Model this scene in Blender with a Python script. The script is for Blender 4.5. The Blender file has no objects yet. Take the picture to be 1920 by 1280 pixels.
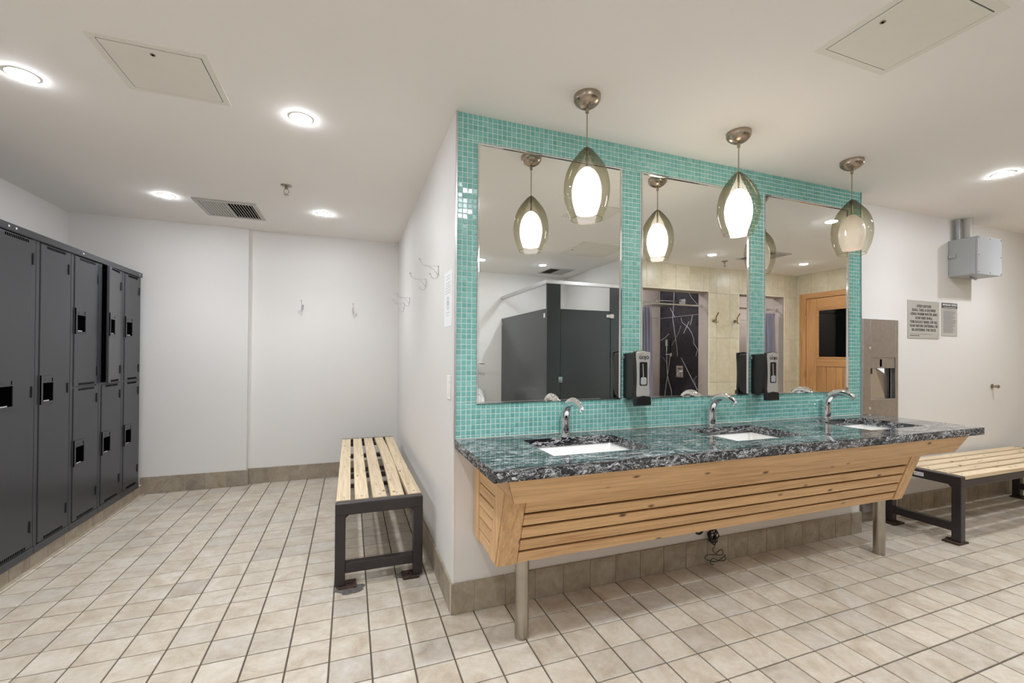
import bpy, bmesh, math, random
from mathutils import Vector, Matrix
random.seed(7)
S = bpy.context.scene
COL = S.collection
PI = math.pi

# ------------------------------------------------------------------ camera
F_PX = 820.0
YAW, PITCH, ROLL, CAM_H = 0.3529, 0.0061, 0.0068, 1.2567
cam_data = bpy.data.cameras.new('camera')
cam_data.sensor_fit = 'HORIZONTAL'
cam_data.sensor_width = 36.0
cam_data.lens = F_PX / 1920 * 36.0
cam_data.shift_y = 19.7 / 1920
cam_data.clip_start = 0.02
cam = bpy.data.objects.new('camera', cam_data)
COL.objects.link(cam)
Fv = Vector((math.sin(YAW) * math.cos(PITCH), math.cos(YAW) * math.cos(PITCH), math.sin(PITCH)))
Rv = Vector((math.cos(YAW), -math.sin(YAW), 0))
Uv = Rv.cross(Fv)
R2 = Rv * math.cos(ROLL) + Uv * math.sin(ROLL)
U2 = -Rv * math.sin(ROLL) + Uv * math.cos(ROLL)
mw = Matrix(((R2.x, U2.x, -Fv.x, 0), (R2.y, U2.y, -Fv.y, 0), (R2.z, U2.z, -Fv.z, CAM_H), (0, 0, 0, 1)))
cam.matrix_world = mw
S.camera = cam

# ------------------------------------------------------------------ world, exposure, lamp strengths
world = bpy.data.worlds.new('world')
S.world = world
world.use_nodes = True
world.node_tree.nodes['Background'].inputs[0].default_value = (0.9, 0.95, 1, 1)
world.node_tree.nodes['Background'].inputs[1].default_value = 0.2
S.view_settings.view_transform = 'Standard'
S.view_settings.look = 'None'
S.view_settings.gamma = 1
S.view_settings.use_curve_mapping = False
S.view_settings.exposure = 0.98
DOWNLIGHT = 165.0
DOWNLIGHT_BEAM = 13.0
STRONG_BEAM = 46.0      # the two lamps over the floor in front of the mirrors, one of them added
PENDANT_GLOW = {0: 2.2, 1: 12.0, 2: 0.12}  # third lamp is off; its faint glow only brightens the inner shade
S.cycles.max_bounces = 10
S.cycles.diffuse_bounces = 6
S.cycles.glossy_bounces = 6
S.cycles.transparent_max_bounces = 16
S.cycles.sample_clamp_indirect = 4.0

# ------------------------------------------------------------------ materials
def srgb(r, g, b):
    f = lambda c: (c / 255 / 12.92) if c / 255 <= 0.04045 else ((c / 255 + 0.055) / 1.055) ** 2.4
    return (f(r), f(g), f(b), 1.0)

class NT:
    def __init__(self, name):
        self.m = bpy.data.materials.new(name)
        self.m.use_nodes = True
        self.t = self.m.node_tree
        self.b = self.t.nodes['Principled BSDF']
        self.out = self.t.nodes['Material Output']
    def n(self, kind, **kw):
        nd = self.t.nodes.new(kind)
        for k, v in kw.items():
            if k in nd.inputs.keys():
                nd.inputs[k].default_value = v
            else:
                setattr(nd, k, v)
        return nd
    def l(self, a, b):
        self.t.links.new(a, b)
    def ramp(self, fac, stops, interp='LINEAR'):
        r = self.n('ShaderNodeValToRGB')
        r.color_ramp.interpolation = interp
        els = r.color_ramp.elements
        while len(els) < len(stops):
            els.new(0.5)
        for e, (p, c) in zip(els, stops):
            e.position = p
            e.color = c
        self.l(fac, r.inputs[0])
        return r.outputs[0]
    def coords(self, scale=(1, 1, 1), kind='pos'):
        if kind == 'pos':
            src = self.n('ShaderNodeNewGeometry').outputs['Position']
        else:
            src = self.n('ShaderNodeTexCoord').outputs['Object']
        mp = self.n('ShaderNodeMapping')
        mp.inputs['Scale'].default_value = scale
        self.l(src, mp.inputs['Vector'])
        return mp.outputs['Vector']
    def noise(self, vec, scale=5, detail=4, rough=0.55, dist=0.0):
        nz = self.n('ShaderNodeTexNoise')
        nz.inputs['Scale'].default_value = scale
        nz.inputs['Detail'].default_value = detail
        nz.inputs['Roughness'].default_value = rough
        nz.inputs['Distortion'].default_value = dist
        self.l(vec, nz.inputs['Vector'])
        return nz.outputs['Fac']
    def mix(self, fac, a, b, mode='MIX'):
        mx = self.n('ShaderNodeMix', data_type='RGBA', blend_type=mode)
        for sock, v in ((mx.inputs[0], fac), (mx.inputs[6], a), (mx.inputs[7], b)):
            if hasattr(v, 'is_linked') or hasattr(v, 'links'):
                self.l(v, sock)
            else:
                sock.default_value = v
        return mx.outputs[2]
    def bump(self, h, strength=0.2, dist=0.01):
        bp = self.n('ShaderNodeBump')
        bp.inputs['Strength'].default_value = strength
        bp.inputs['Distance'].default_value = dist
        self.l(h, bp.inputs['Height'])
        self.l(bp.outputs[0], self.b.inputs['Normal'])
    def set(self, **kw):
        for k, v in kw.items():
            self.b.inputs[k.replace('_', ' ')].default_value = v
        return self

def simple(name, col, rough=0.5, metal=0.0, var=0.04, scale=9, bump=0.0, bscale=120):
    t = NT(name)
    v = t.coords()
    nz = t.noise(v, scale, 4)
    lo = tuple(max(0, c * (1 - var)) for c in col[:3]) + (1,)
    hi = tuple(min(1, c * (1 + var)) for c in col[:3]) + (1,)
    t.l(t.ramp(nz, [(0.3, lo), (0.7, hi)]), t.b.inputs['Base Color'])
    t.set(Roughness=rough, Metallic=metal)
    if bump:
        t.bump(t.noise(t.coords(), bscale, 3), bump, 0.002)
    return t.m

M = {}
M['wall'] = simple('wall_paint', srgb(224, 222, 219), 0.55, 0, 0.012, 2, 0.05, 90)
M['ceiling'] = simple('ceiling_paint', srgb(241, 238, 234), 0.8, 0, 0.012, 1.5)
M['chrome'] = simple('chrome', (0.82, 0.82, 0.84, 1), 0.06, 1, 0.0)
M['steel'] = simple('brushed_steel', srgb(184, 182, 182), 0.42, 1, 0.08, 30)
M['leg_steel'] = simple('leg_steel', srgb(176, 170, 160), 0.28, 1, 0.1, 12)
M['nickel'] = simple('nickel', srgb(168, 155, 140), 0.27, 1, 0.05, 20)
M['alu'] = simple('aluminium', srgb(205, 205, 205), 0.35, 1, 0.03)
M['bronze'] = simple('dark_bronze_paint', srgb(45, 39, 40), 0.33, 0, 0.1, 6)
M['locker'] = simple('locker_enamel', srgb(62, 64, 68), 0.28, 0.25, 0.04, 3, 0.02, 200)
M['locker_dark'] = simple('locker_inside', srgb(34, 36, 38), 0.5, 0, 0.1)
M['black'] = simple('black_plastic', srgb(22, 25, 26), 0.3, 0, 0.1)
M['black_matte'] = simple('black_rubber', srgb(16, 15, 15), 0.6, 0, 0.1)
M['void'] = simple('recess_shade', srgb(4, 4, 5), 0.9, 0, 0.1)  # flat black put in for the shade inside pockets, gaps and openings
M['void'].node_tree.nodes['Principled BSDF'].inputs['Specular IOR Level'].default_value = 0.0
M['silver_plastic'] = simple('silver_plastic', srgb(186, 186, 180), 0.32, 0.3, 0.02)
M['white_ceramic'] = simple('white_ceramic', srgb(246, 246, 244), 0.09, 0, 0.005)
M['white_plastic'] = simple('white_plastic', srgb(240, 240, 236), 0.35, 0, 0.01)
M['panel_paint'] = simple('hatch_paint', srgb(230, 227, 218), 0.7, 0, 0.01)
M['grey_box'] = simple('grey_enamel', srgb(168, 172, 174), 0.4, 0, 0.03, 5)
M['sign_plate'] = simple('sign_plate', srgb(192, 191, 187), 0.35, 0.3, 0.03)
M['paper'] = simple('paper', srgb(236, 239, 241), 0.7, 0, 0.01)
M['ink'] = simple('ink', srgb(26, 26, 28), 0.6, 0, 0.0)
M['ink_grey'] = simple('ink_grey', srgb(128, 128, 130), 0.6, 0, 0.0)
M['white_ink'] = simple('white_ink', srgb(238, 238, 236), 0.5, 0, 0.0)
M['rust'] = simple('rusted_steel', srgb(66, 46, 38), 0.85, 0.1, 0.5, 60, 0.5, 160)
M['putty'] = simple('mortar_patch', srgb(92, 88, 84), 0.95, 0, 0.35, 90, 0.6, 200)
M['stall'] = simple('stall_laminate', srgb(52, 57, 58), 0.22, 0, 0.06, 3)
M['curtain'] = simple('shower_curtain', srgb(128, 124, 138), 0.6, 0, 0.04, 3)
M['pink_tile'] = simple('shower_tile', srgb(176, 163, 154), 0.35, 0, 0.07, 5)
M['tile_trim'] = simple('tile_trim', srgb(228, 222, 204), 0.4, 0, 0.02)
M['grout_dark'] = simple('floor_grout', srgb(92, 82, 72), 0.9, 0, 0.15, 30)
M['grout_beige'] = simple('beige_grout', srgb(176, 164, 142), 0.9, 0, 0.05, 30)
M['grout_white'] = simple('mosaic_grout', srgb(232, 243, 240), 0.7, 0, 0.03, 40)
M['caulk'] = simple('caulk', srgb(222, 218, 210), 0.6, 0, 0.02)
M['vein'] = simple('marble_vein', srgb(220, 220, 222), 0.2, 0, 0.1, 40)
M['louvre_grey'] = simple('vent_enamel', srgb(186, 184, 178), 0.45, 0, 0.03)

def mirror_mat():
    t = NT('mirror_silvering')
    t.set(Metallic=1.0, Roughness=0.0)
    t.b.inputs['Base Color'].default_value = (0.90, 0.915, 0.89, 1)
    return t.m
M['mirror'] = mirror_mat()

def wood(name, axis, base, dark, knot=srgb(92, 52, 26), rough=0.42, knots=True, pale=None):
    """grain runs along axis (0 x, 1 y, 2 z)"""
    t = NT(name)
    info = t.n('ShaderNodeObjectInfo')
    geo = t.n('ShaderNodeNewGeometry')
    off = t.n('ShaderNodeVectorMath', operation='MULTIPLY_ADD')
    comb = t.n('ShaderNodeCombineXYZ')
    for i in range(3):
        t.l(info.outputs['Random'], comb.inputs[i])
    t.l(comb.outputs[0], off.inputs[0])
    off.inputs[1].default_value = (17.3, 9.1, 13.7)
    t.l(geo.outputs['Position'], off.inputs[2])
    def mapped(sc):
        mp = t.n('ShaderNodeMapping')
        mp.inputs['Scale'].default_value = sc
        t.l(off.outputs[0], mp.inputs['Vector'])
        return mp.outputs[0]
    s = [26.0] * 3; s[axis] = 1.1
    g = t.noise(mapped(tuple(s)), 1.0, 5, 0.6, 1.6)
    s2 = [150.0] * 3; s2[axis] = 5
    fine = t.noise(mapped(tuple(s2)), 1.0, 3, 0.6)
    c = t.ramp(g, [(0.28, dark), (0.5, base), (0.75, pale or tuple(min(1, x * 1.18) for x in base[:3]) + (1,))])
    fr = t.ramp(fine, [(0.3, (0.82, 0.80, 0.78, 1)), (0.65, (1, 1, 1, 1))])
    c = t.mix(1.0, c, fr, 'MULTIPLY')
    per = t.ramp(info.outputs['Random'], [(0, (0.9, 0.88, 0.86, 1)), (1, (1.06, 1.05, 1.02, 1))])
    c = t.mix(1.0, c, per, 'MULTIPLY')
    if knots:
        vs = [19.0] * 3; vs[axis] = 8.0
        vo = t.n('ShaderNodeTexVoronoi')
        t.l(mapped(tuple(vs)), vo.inputs['Vector'])
        vo.inputs['Scale'].default_value = 1.0
        m1 = t.ramp(vo.outputs['Distance'], [(0.08, (1, 1, 1, 1)), (0.21, (0, 0, 0, 1))])
        sep = t.n('ShaderNodeSeparateColor')
        t.l(vo.outputs['Color'], sep.inputs[0])
        gate = t.ramp(sep.outputs[0], [(0.56, (0, 0, 0, 1)), (0.58, (1, 1, 1, 1))])
        mm = t.mix(1.0, m1, gate, 'MULTIPLY')
        c = t.mix(mm, c, knot)
    t.l(c, t.b.inputs['Base Color'])
    t.set(Roughness=rough)
    t.bump(fine, 0.08, 0.001)
    return t.m

CED, CEDD = srgb(224, 184, 136), srgb(198, 150, 100)
for ax, nm in enumerate('xyz'):
    M['cedar_' + nm] = wood('cedar_' + nm, ax, CED, CEDD)
    M['door_' + nm] = wood('door_pine_' + nm, ax, srgb(202, 152, 102), srgb(176, 124, 78), knots=False)
PINE, PINED = srgb(220, 202, 172), srgb(200, 178, 144)
M['pine_x'] = wood('bench_pine_x', 0, PINE, PINED, srgb(140, 104, 70), 0.5)
M['pine_y'] = wood('bench_pine_y', 1, PINE, PINED, srgb(140, 104, 70), 0.5)

def stone_tile(name, a, b, c3, rough, scale=7, bump=0.12, tint=0.10):
    t = NT(name)
    info = t.n('ShaderNodeObjectInfo')
    geo = t.n('ShaderNodeNewGeometry')
    add = t.n('ShaderNodeMath', operation='ADD')
    t.l(info.outputs['Random'], add.inputs[0])
    t.l(geo.outputs['Random Per Island'], add.inputs[1])
    fr = t.n('ShaderNodeMath', operation='FRACT')
    t.l(add.outputs[0], fr.inputs[0])
    comb = t.n('ShaderNodeCombineXYZ')
    for i in range(3):
        t.l(fr.outputs[0], comb.inputs[i])
    off = t.n('ShaderNodeVectorMath', operation='MULTIPLY_ADD')
    t.l(comb.outputs[0], off.inputs[0])
    off.inputs[1].default_value = (31.0, 47.0, 23.0)
    t.l(geo.outputs['Position'], off.inputs[2])
    n1 = t.noise(off.outputs[0], scale, 6, 0.62, 0.8)
    n2 = t.noise(off.outputs[0], scale * 5, 5, 0.7)
    col = t.ramp(n1, [(0.25, a), (0.5, b), (0.75, c3)])
    col = t.mix(1.0, col, t.ramp(n2, [(0.25, (0.84, 0.83, 0.82, 1)), (0.6, (1, 1, 1, 1))]), 'MULTIPLY')
    per = t.ramp(fr.outputs[0], [(0, (1 - tint, 1 - tint, 1 - tint * 0.8, 1)), (0.5, (1, 0.985, 0.965, 1)), (1, (1 + tint * 0.5, 1 + tint * 0.42, 1 + tint * 0.3, 1))])
    col = t.mix(1.0, col, per, 'MULTIPLY')
    t.l(col, t.b.inputs['Base Color'])
    t.set(Roughness=rough)
    t.bump(n2, bump, 0.002)
    return t.m
M['floor_tile'] = stone_tile('floor_tile', srgb(170, 156, 137), srgb(193, 184, 169), srgb(206, 201, 192), 0.4)
M['base_tile'] = stone_tile('base_tile', srgb(136, 124, 106), srgb(160, 149, 131), srgb(174, 165, 150), 0.5, 9)
M['sand_tile'] = stone_tile('sand_tile', srgb(204, 193, 162), srgb(216, 207, 182), srgb(224, 217, 196), 0.32, 3, 0.03, 0.06)
M['marble_black'] = stone_tile('marble_black', srgb(30, 29, 34), srgb(44, 42, 50), srgb(58, 55, 64), 0.15, 3, 0.0)

def mosaic():
    t = NT('mosaic_glass')
    info = t.n('ShaderNodeObjectInfo')
    geo = t.n('ShaderNodeNewGeometry')
    add = t.n('ShaderNodeMath', operation='ADD')
    t.l(info.outputs['Random'], add.inputs[0])
    t.l(geo.outputs['Random Per Island'], add.inputs[1])
    fr = t.n('ShaderNodeMath', operation='FRACT')
    t.l(add.outputs[0], fr.inputs[0])
    c = t.ramp(fr.outputs[0], [(0, srgb(112, 178, 170)), (0.35, srgb(120, 186, 178)), (0.7, srgb(126, 191, 183)), (1, srgb(138, 199, 192))])
    n = t.noise(t.coords(), 160, 3)
    c = t.mix(1.0, c, t.ramp(n, [(0.3, (0.86, 0.88, 0.88, 1)), (0.6, (1, 1, 1, 1))]), 'MULTIPLY')
    t.l(c, t.b.inputs['Base Color'])
    t.set(Roughness=0.16)
    t.b.inputs['Coat Weight'].default_value = 0.4
    t.b.inputs['Coat Roughness'].default_value = 0.05
    return t.m
M['mosaic'] = mosaic()

def granite(name, sc, rough, bumps=0.0, fa=3.2):
    t = NT(name)
    v = t.coords(sc)
    wn = t.n('ShaderNodeTexNoise')
    wn.inputs['Scale'].default_value = 2.6
    wn.inputs['Detail'].default_value = 5
    wn.inputs['Roughness'].default_value = 0.6
    t.l(v, wn.inputs['Vector'])
    comb = t.n('ShaderNodeVectorMath', operation='MULTIPLY_ADD')
    t.l(wn.outputs['Color'], comb.inputs[0])
    comb.inputs[1].default_value = (1.3, 1.3, 1.3)
    t.l(v, comb.inputs[2])
    a = t.noise(comb.outputs[0], fa, 8, 0.6, 1.4)
    b = t.noise(comb.outputs[0], fa * 3.2, 6, 0.65, 1.6)
    big = t.noise(v, 1.6, 3, 0.5, 0.8)
    base = t.ramp(a, [(0.30, srgb(120, 122, 124)), (0.36, srgb(24, 25, 27)), (0.47, srgb(30, 31, 33)), (0.508, srgb(130, 132, 134)), (0.522, srgb(220, 220, 220)), (0.536, srgb(90, 92, 94)), (0.57, srgb(22, 23, 25)), (0.66, srgb(40, 42, 44)), (0.70, srgb(150, 150, 150))])
    st = t.ramp(b, [(0.50, (0, 0, 0, 1)), (0.56, (0.55, 0.55, 0.56, 1)), (0.60, (0.02, 0.02, 0.02, 1)), (0.66, (0.35, 0.35, 0.36, 1))])
    gate = t.ramp(big, [(0.42, (0.15, 0.15, 0.15, 1)), (0.60, (1, 1, 1, 1))])
    st = t.mix(1.0, st, gate, 'MULTIPLY')
    c = t.mix(0.32, base, st, 'ADD')
    t.l(c, t.b.inputs['Base Color'])
    t.set(Roughness=rough)
    t.b.inputs['IOR'].default_value = 1.55
    if bumps:
        t.bump(b, bumps, 0.006)
    return t.m
M['granite'] = granite('granite_polished', (0.9, 3.0, 3.0), 0.02)
M['granite_edge'] = granite('granite_rough_edge', (1.8, 1.8, 3.2), 0.2, 0.8, 3.6)

def emis(name, col, strength):
    t = NT(name)
    t.b.inputs['Emission Color'].default_value = col
    t.b.inputs['Emission Strength'].default_value = strength
    t.b.inputs['Base Color'].default_value = (0.9, 0.9, 0.9, 1)
    return t.m
M['led'] = emis('downlight_led', (0.92, 0.945, 1.0, 1), DOWNLIGHT)

def opal(name, strength):
    t = NT(name)
    t.b.inputs['Base Color'].default_value = srgb(240, 228, 212)
    t.set(Roughness=0.3)
    t.b.inputs['Emission Color'].default_value = (1.0, 0.90, 0.90, 1)
    tc = t.n('ShaderNodeTexCoord')
    sep = t.n('ShaderNodeSeparateXYZ')
    t.l(tc.outputs['Generated'], sep.inputs[0])
    mr = t.n('ShaderNodeMapRange')
    t.l(sep.outputs['Z'], mr.inputs[0])
    mr.inputs[3].default_value = strength
    mr.inputs[4].default_value = strength * 0.55
    t.l(mr.outputs[0], t.b.inputs['Emission Strength'])
    return t.m
for k, v in PENDANT_GLOW.items():
    M['opal%d' % k] = opal('opal_glass_%d' % k, v)

def smoke_glass():
    t = NT('smoked_glass')
    tc = t.n('ShaderNodeTexCoord')
    sep = t.n('ShaderNodeSeparateXYZ')
    t.l(tc.outputs['Generated'], sep.inputs[0])
    lw = t.n('ShaderNodeLayerWeight')
    lw.inputs[0].default_value = 0.3
    front = t.ramp(sep.outputs['Z'], [(0.0, (0.97, 0.96, 0.91, 1)), (0.5, (0.87, 0.86, 0.79, 1)), (0.8, (0.66, 0.63, 0.50, 1)), (1.0, (0.34, 0.32, 0.24, 1))])
    edge = t.ramp(sep.outputs['Z'], [(0.0, (0.74, 0.72, 0.58, 1)), (0.6, (0.52, 0.49, 0.34, 1)), (1.0, (0.16, 0.15, 0.09, 1))])
    tint = t.mix(lw.outputs['Facing'], front, edge)
    tr = t.n('ShaderNodeBsdfTransparent')
    t.l(tint, tr.inputs[0])
    gl = t.n('ShaderNodeBsdfGlossy')
    gl.inputs['Roughness'].default_value = 0.02
    gl.inputs['Color'].default_value = (1, 1, 1, 1)
    fr = t.n('ShaderNodeMapRange')
    pw = t.n('ShaderNodeMath', operation='POWER')
    t.l(lw.outputs['Facing'], pw.inputs[0])
    pw.inputs[1].default_value = 3.0
    t.l(pw.outputs[0], fr.inputs[0])
    fr.inputs[3].default_value = 0.07
    fr.inputs[4].default_value = 0.55
    ms = t.n('ShaderNodeMixShader')
    t.l(fr.outputs[0], ms.inputs[0])
    t.l(tr.outputs[0], ms.inputs[1])
    t.l(gl.outputs[0], ms.inputs[2])
    t.l(ms.outputs[0], t.out.inputs['Surface'])
    return t.m
M['smoke_glass'] = smoke_glass()

def dark_pane():
    t = NT('dark_pane')
    t.b.inputs['Base Color'].default_value = (0.004, 0.004, 0.004, 1)  # near-black colour stands in for the dark room behind the glass
    t.set(Roughness=0.04)
    return t.m
M['pane'] = dark_pane()

# ------------------------------------------------------------------ mesh helpers
class MB:
    def __init__(self):
        self.v, self.f = [], []
    def add(self, vs, fs):
        o = len(self.v)
        self.v += [Vector(p) for p in vs]
        self.f += [tuple(i + o for i in f) for f in fs]
        return self
    def hexa(self, p):
        return self.add(p, [(3, 2, 1, 0), (4, 5, 6, 7), (0, 1, 5, 4), (1, 2, 6, 5), (2, 3, 7, 6), (3, 0, 4, 7)])
    def box(self, x0, x1, y0, y1, z0, z1):
        return self.hexa([(x0, y0, z0), (x1, y0, z0), (x1, y1, z0), (x0, y1, z0), (x0, y0, z1), (x1, y0, z1), (x1, y1, z1), (x0, y1, z1)])
    def prism(self, pts, axis, a, b):
        """polygon pts (2-D, in the two other axes, cyclic order) extruded along axis from a to b"""
        def put(p, t):
            q = [0, 0, 0]
            o = [i for i in range(3) if i != axis]
            q[o[0]], q[o[1]], q[axis] = p[0], p[1], t
            return q
        n = len(pts)
        vs = [put(p, a) for p in pts] + [put(p, b) for p in pts]
        fs = [tuple(range(n))[::-1], tuple(range(n, 2 * n))] + [(i, (i + 1) % n, n + (i + 1) % n, n + i) for i in range(n)]
        return self.add(vs, fs)
    def lathe(self, prof, c=(0, 0, 0), n=32, axis=2, cap=True):
        """prof: list of (r, h)"""
        base = len(self.v)
        vs, fs = [], []
        for r, h in prof:
            for i in range(n):
                a = 2 * PI * i / n
                p = [r * math.cos(a), r * math.sin(a)]
                q = [0, 0, 0]
                o = [k for k in range(3) if k != axis]
                q[o[0]], q[o[1]], q[axis] = p[0], p[1], h
                vs.append(Vector(q) + Vector(c))
        for j in range(len(prof) - 1):
            for i in range(n):
                k = (i + 1) % n
                fs.append((j * n + i, j * n + k, (j + 1) * n + k, (j + 1) * n + i))
        if cap:
            fs.append(tuple(range(n))[::-1])
            fs.append(tuple(range((len(prof) - 1) * n, len(prof) * n)))
        return self.add(vs, fs)
    def tube(self, path, r, n=10, closed_ends=True):
        path = [Vector(p) for p in path]
        rs = r if isinstance(r, (list, tuple)) else [r] * len(path)
        vs, fs = [], []
        prev = None
        for i, p in enumerate(path):
            d = (path[min(i + 1, len(path) - 1)] - path[max(i - 1, 0)]).normalized()
            if prev is None:
                up = Vector((0, 0, 1)) if abs(d.z) < 0.9 else Vector((1, 0, 0))
                s = d.cross(up).normalized()
            else:
                s = (prev - d * prev.dot(d)).normalized()
            prev = s
            u = s.cross(d)
            rr = rs[i] if isinstance(rs[i], (list, tuple)) else (rs[i], rs[i])
            for k in range(n):
                a = 2 * PI * k / n
                vs.append(p + s * math.cos(a) * rr[0] + u * math.sin(a) * rr[1])
        for j in range(len(path) - 1):
            for i in range(n):
                k = (i + 1) % n
                fs.append((j * n + i, j * n + k, (j + 1) * n + k, (j + 1) * n + i))
        if closed_ends:
            fs.append(tuple(range(n))[::-1])
            fs.append(tuple(range((len(path) - 1) * n, len(path) * n)))
        return self.add(vs, fs)
    def build(self, name, mat, parent=None, smooth=False, bevel=0.0, seg=2, auto=None):
        me = bpy.data.meshes.new(name)
        o = bpy.data.objects.new(name, me)
        COL.objects.link(o)
        if parent is None:
            xs = [p.x for p in self.v]; ys = [p.y for p in self.v]; zs = [p.z for p in self.v]
            org = Vector(((min(xs) + max(xs)) / 2, (min(ys) + max(ys)) / 2, min(zs)))
            o.location = org
            o['worg'] = 0
            ORG[o.name] = org
        else:
            org = ORG[parent.name]
            o.parent = parent
            ORG[o.name] = org
        me.from_pydata([p - org for p in self.v], [], self.f)
        me.validate()
        bm = bmesh.new()
        bm.from_mesh(me)
        bmesh.ops.recalc_face_normals(bm, faces=bm.faces)
        bm.to_mesh(me)
        bm.free()
        if 'worg' in o:
            del o['worg']
        me.materials.append(M[mat] if isinstance(mat, str) else mat)
        if smooth:
            for p in me.polygons:
                p.use_smooth = True
            if auto:
                try:
                    me.set_sharp_from_angle(angle=auto)
                except Exception:
                    pass
        if bevel:
            md = o.modifiers.new('bevel', 'BEVEL')
            md.width = bevel
            md.segments = seg
            md.limit_method = 'ANGLE'
            md.angle_limit = math.radians(40)
        return o
ORG = {}

def thing(name, label, cat, loc, group=None):
    o = bpy.data.objects.new(name, None)
    COL.objects.link(o)
    o.location = loc
    o.empty_display_size = 0.1
    ORG[o.name] = Vector(loc)
    tag(o, label, cat, group)
    return o

def tag(o, label, cat, group=None, kind=None):
    o['label'] = label
    o['category'] = cat
    if group:
        o['group'] = group
    if kind:
        o['kind'] = kind
    return o

def struct(mb, name, mat, parent=None, **kw):
    o = mb.build(name, mat, parent, **kw)
    if parent is None:
        o['kind'] = 'structure'
    return o

def copy_tree(root, delta, label):
    def rec(o, parent):
        c = o.copy()
        COL.objects.link(c)
        if parent is not None:
            c.parent = parent
        for ch in list(o.children):
            rec(ch, c)
        return c
    c = rec(root, None)
    c.location = root.location + Vector(delta)
    ORG[c.name] = Vector(c.location)
    c['label'] = label
    return c

def arc(c, r, a0, a1, n):
    return [(c[0] + r * math.cos(math.radians(a0 + (a1 - a0) * i / n)), c[1] + r * math.sin(math.radians(a0 + (a1 - a0) * i / n))) for i in range(n + 1)]

def text_mesh(name, s, size, mat, parent, origin, xdir, updir, align='CENTER', stretch=1.0, bold=0.0, extrude=0.0006):
    cu = bpy.data.curves.new(name, 'FONT')
    cu.body = s
    cu.size = size
    cu.align_x = align
    cu.extrude = extrude
    cu.offset = bold
    cu.resolution_u = 3
    tmp = bpy.data.objects.new(name + '_tmp', cu)
    COL.objects.link(tmp)
    dg = bpy.context.evaluated_depsgraph_get()
    me = bpy.data.meshes.new_from_object(tmp.evaluated_get(dg))
    bpy.data.objects.remove(tmp)
    X, U = Vector(xdir), Vector(updir)
    N = X.cross(U)
    mb = MB()
    mb.add([Vector(origin) + X * (v.co.x * stretch) + U * v.co.y + N * v.co.z for v in me.vertices], [tuple(p.vertices) for p in me.polygons])
    return mb.build(name, mat, parent)

# ------------------------------------------------------------------ room dimensions
H = 2.44
BX0, BX1, BY, YB = 0.471, 3.438, 2.09, 4.82      # the block that carries the mirrors
XL, XR, YR = -2.255, 6.15, 2.22
YREAR, YSH, XST = -1.85, -0.43, 3.11

floor = struct(MB().box(XL - .1, XR + .1, YREAR - .1, YB + .1, -0.12, -0.006), 'floor', 'grout_dark')
ceiling = struct(MB().box(XL - .1, XR + .1, YREAR - .1, YB + .1, H, H + .1), 'ceiling', 'ceiling')
wall_left = struct(MB().box(XL - .1, XL, YREAR - .1, YB + .1, 0, H), 'wall_left', 'wall')
wall_back = struct(MB().box(XL, BX0, YB, YB + .1, 0, H).box(XL, -0.922, YB - .05, YB, 0, H), 'wall_back', 'wall')
wall_vanity = struct(MB().box(BX0, BX1, BY, YB + .1, 0, H), 'wall_vanity', 'wall')
wall_right = struct(MB().box(BX1, XR + .1, YR, YR + .1, 0, H), 'wall_right', 'wall')
wall_door = struct(MB().box(XR, XR + .1, YSH - .2, YR, 0, H), 'wall_door', 'grout_beige')
wall_rear = struct(MB().box(XL, XST, YREAR - .1, YREAR, 0, H), 'wall_rear', 'wall')
wall_stall = struct(MB().box(XST, XST + .06, YREAR, YSH, 0, H), 'wall_stall', 'wall')
# shower wall with two openings
OP = [(3.43, 4.49), (5.03, 5.885)]
HZ = 2.115
mb = MB()
mb.box(XST + .06, OP[0][0], YSH - .17, YSH, 0, H)
mb.box(OP[0][1], OP[1][0], YSH - .17, YSH, 0, H)
mb.box(OP[1][1], XR, YSH - .17, YSH, 0, H)
mb.box(OP[0][0], OP[0][1], YSH - .17, YSH, HZ, H)
mb.box(OP[1][0], OP[1][1], YSH - .17, YSH, HZ, H)
wall_shower = struct(mb, 'wall_shower', 'grout_beige')
mb = MB()
mb.box(XST + .06, XR + .1, -1.55, -1.45, 0, H)
mb.box(4.515, 4.99, -1.45, YSH - .17, 0, H)
mb.box(5.9, 6.0, -1.45, YSH - .17, 0, H)
mb.box(XST + .06, 3.3, -1.45, YSH - .17, 0, H)
wall_alcove = struct(MB().box(4.515, 4.99, -1.45, YSH - .17, 0, H), 'wall_divider', 'pink_tile')
struct(MB().box(XST + .06, XR + .1, -1.55, -1.45, 0, H), 'wall_shower_rear', 'pink_tile')
struct(MB().box(5.9, 6.0, -1.45, YSH - .17, 0, H), 'wall_shower_right', 'pink_tile')
struct(MB().box(XST + .06, 3.3, -1.45, YSH - .17, 0, H), 'wall_shower_left', 'pink_tile')

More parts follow.
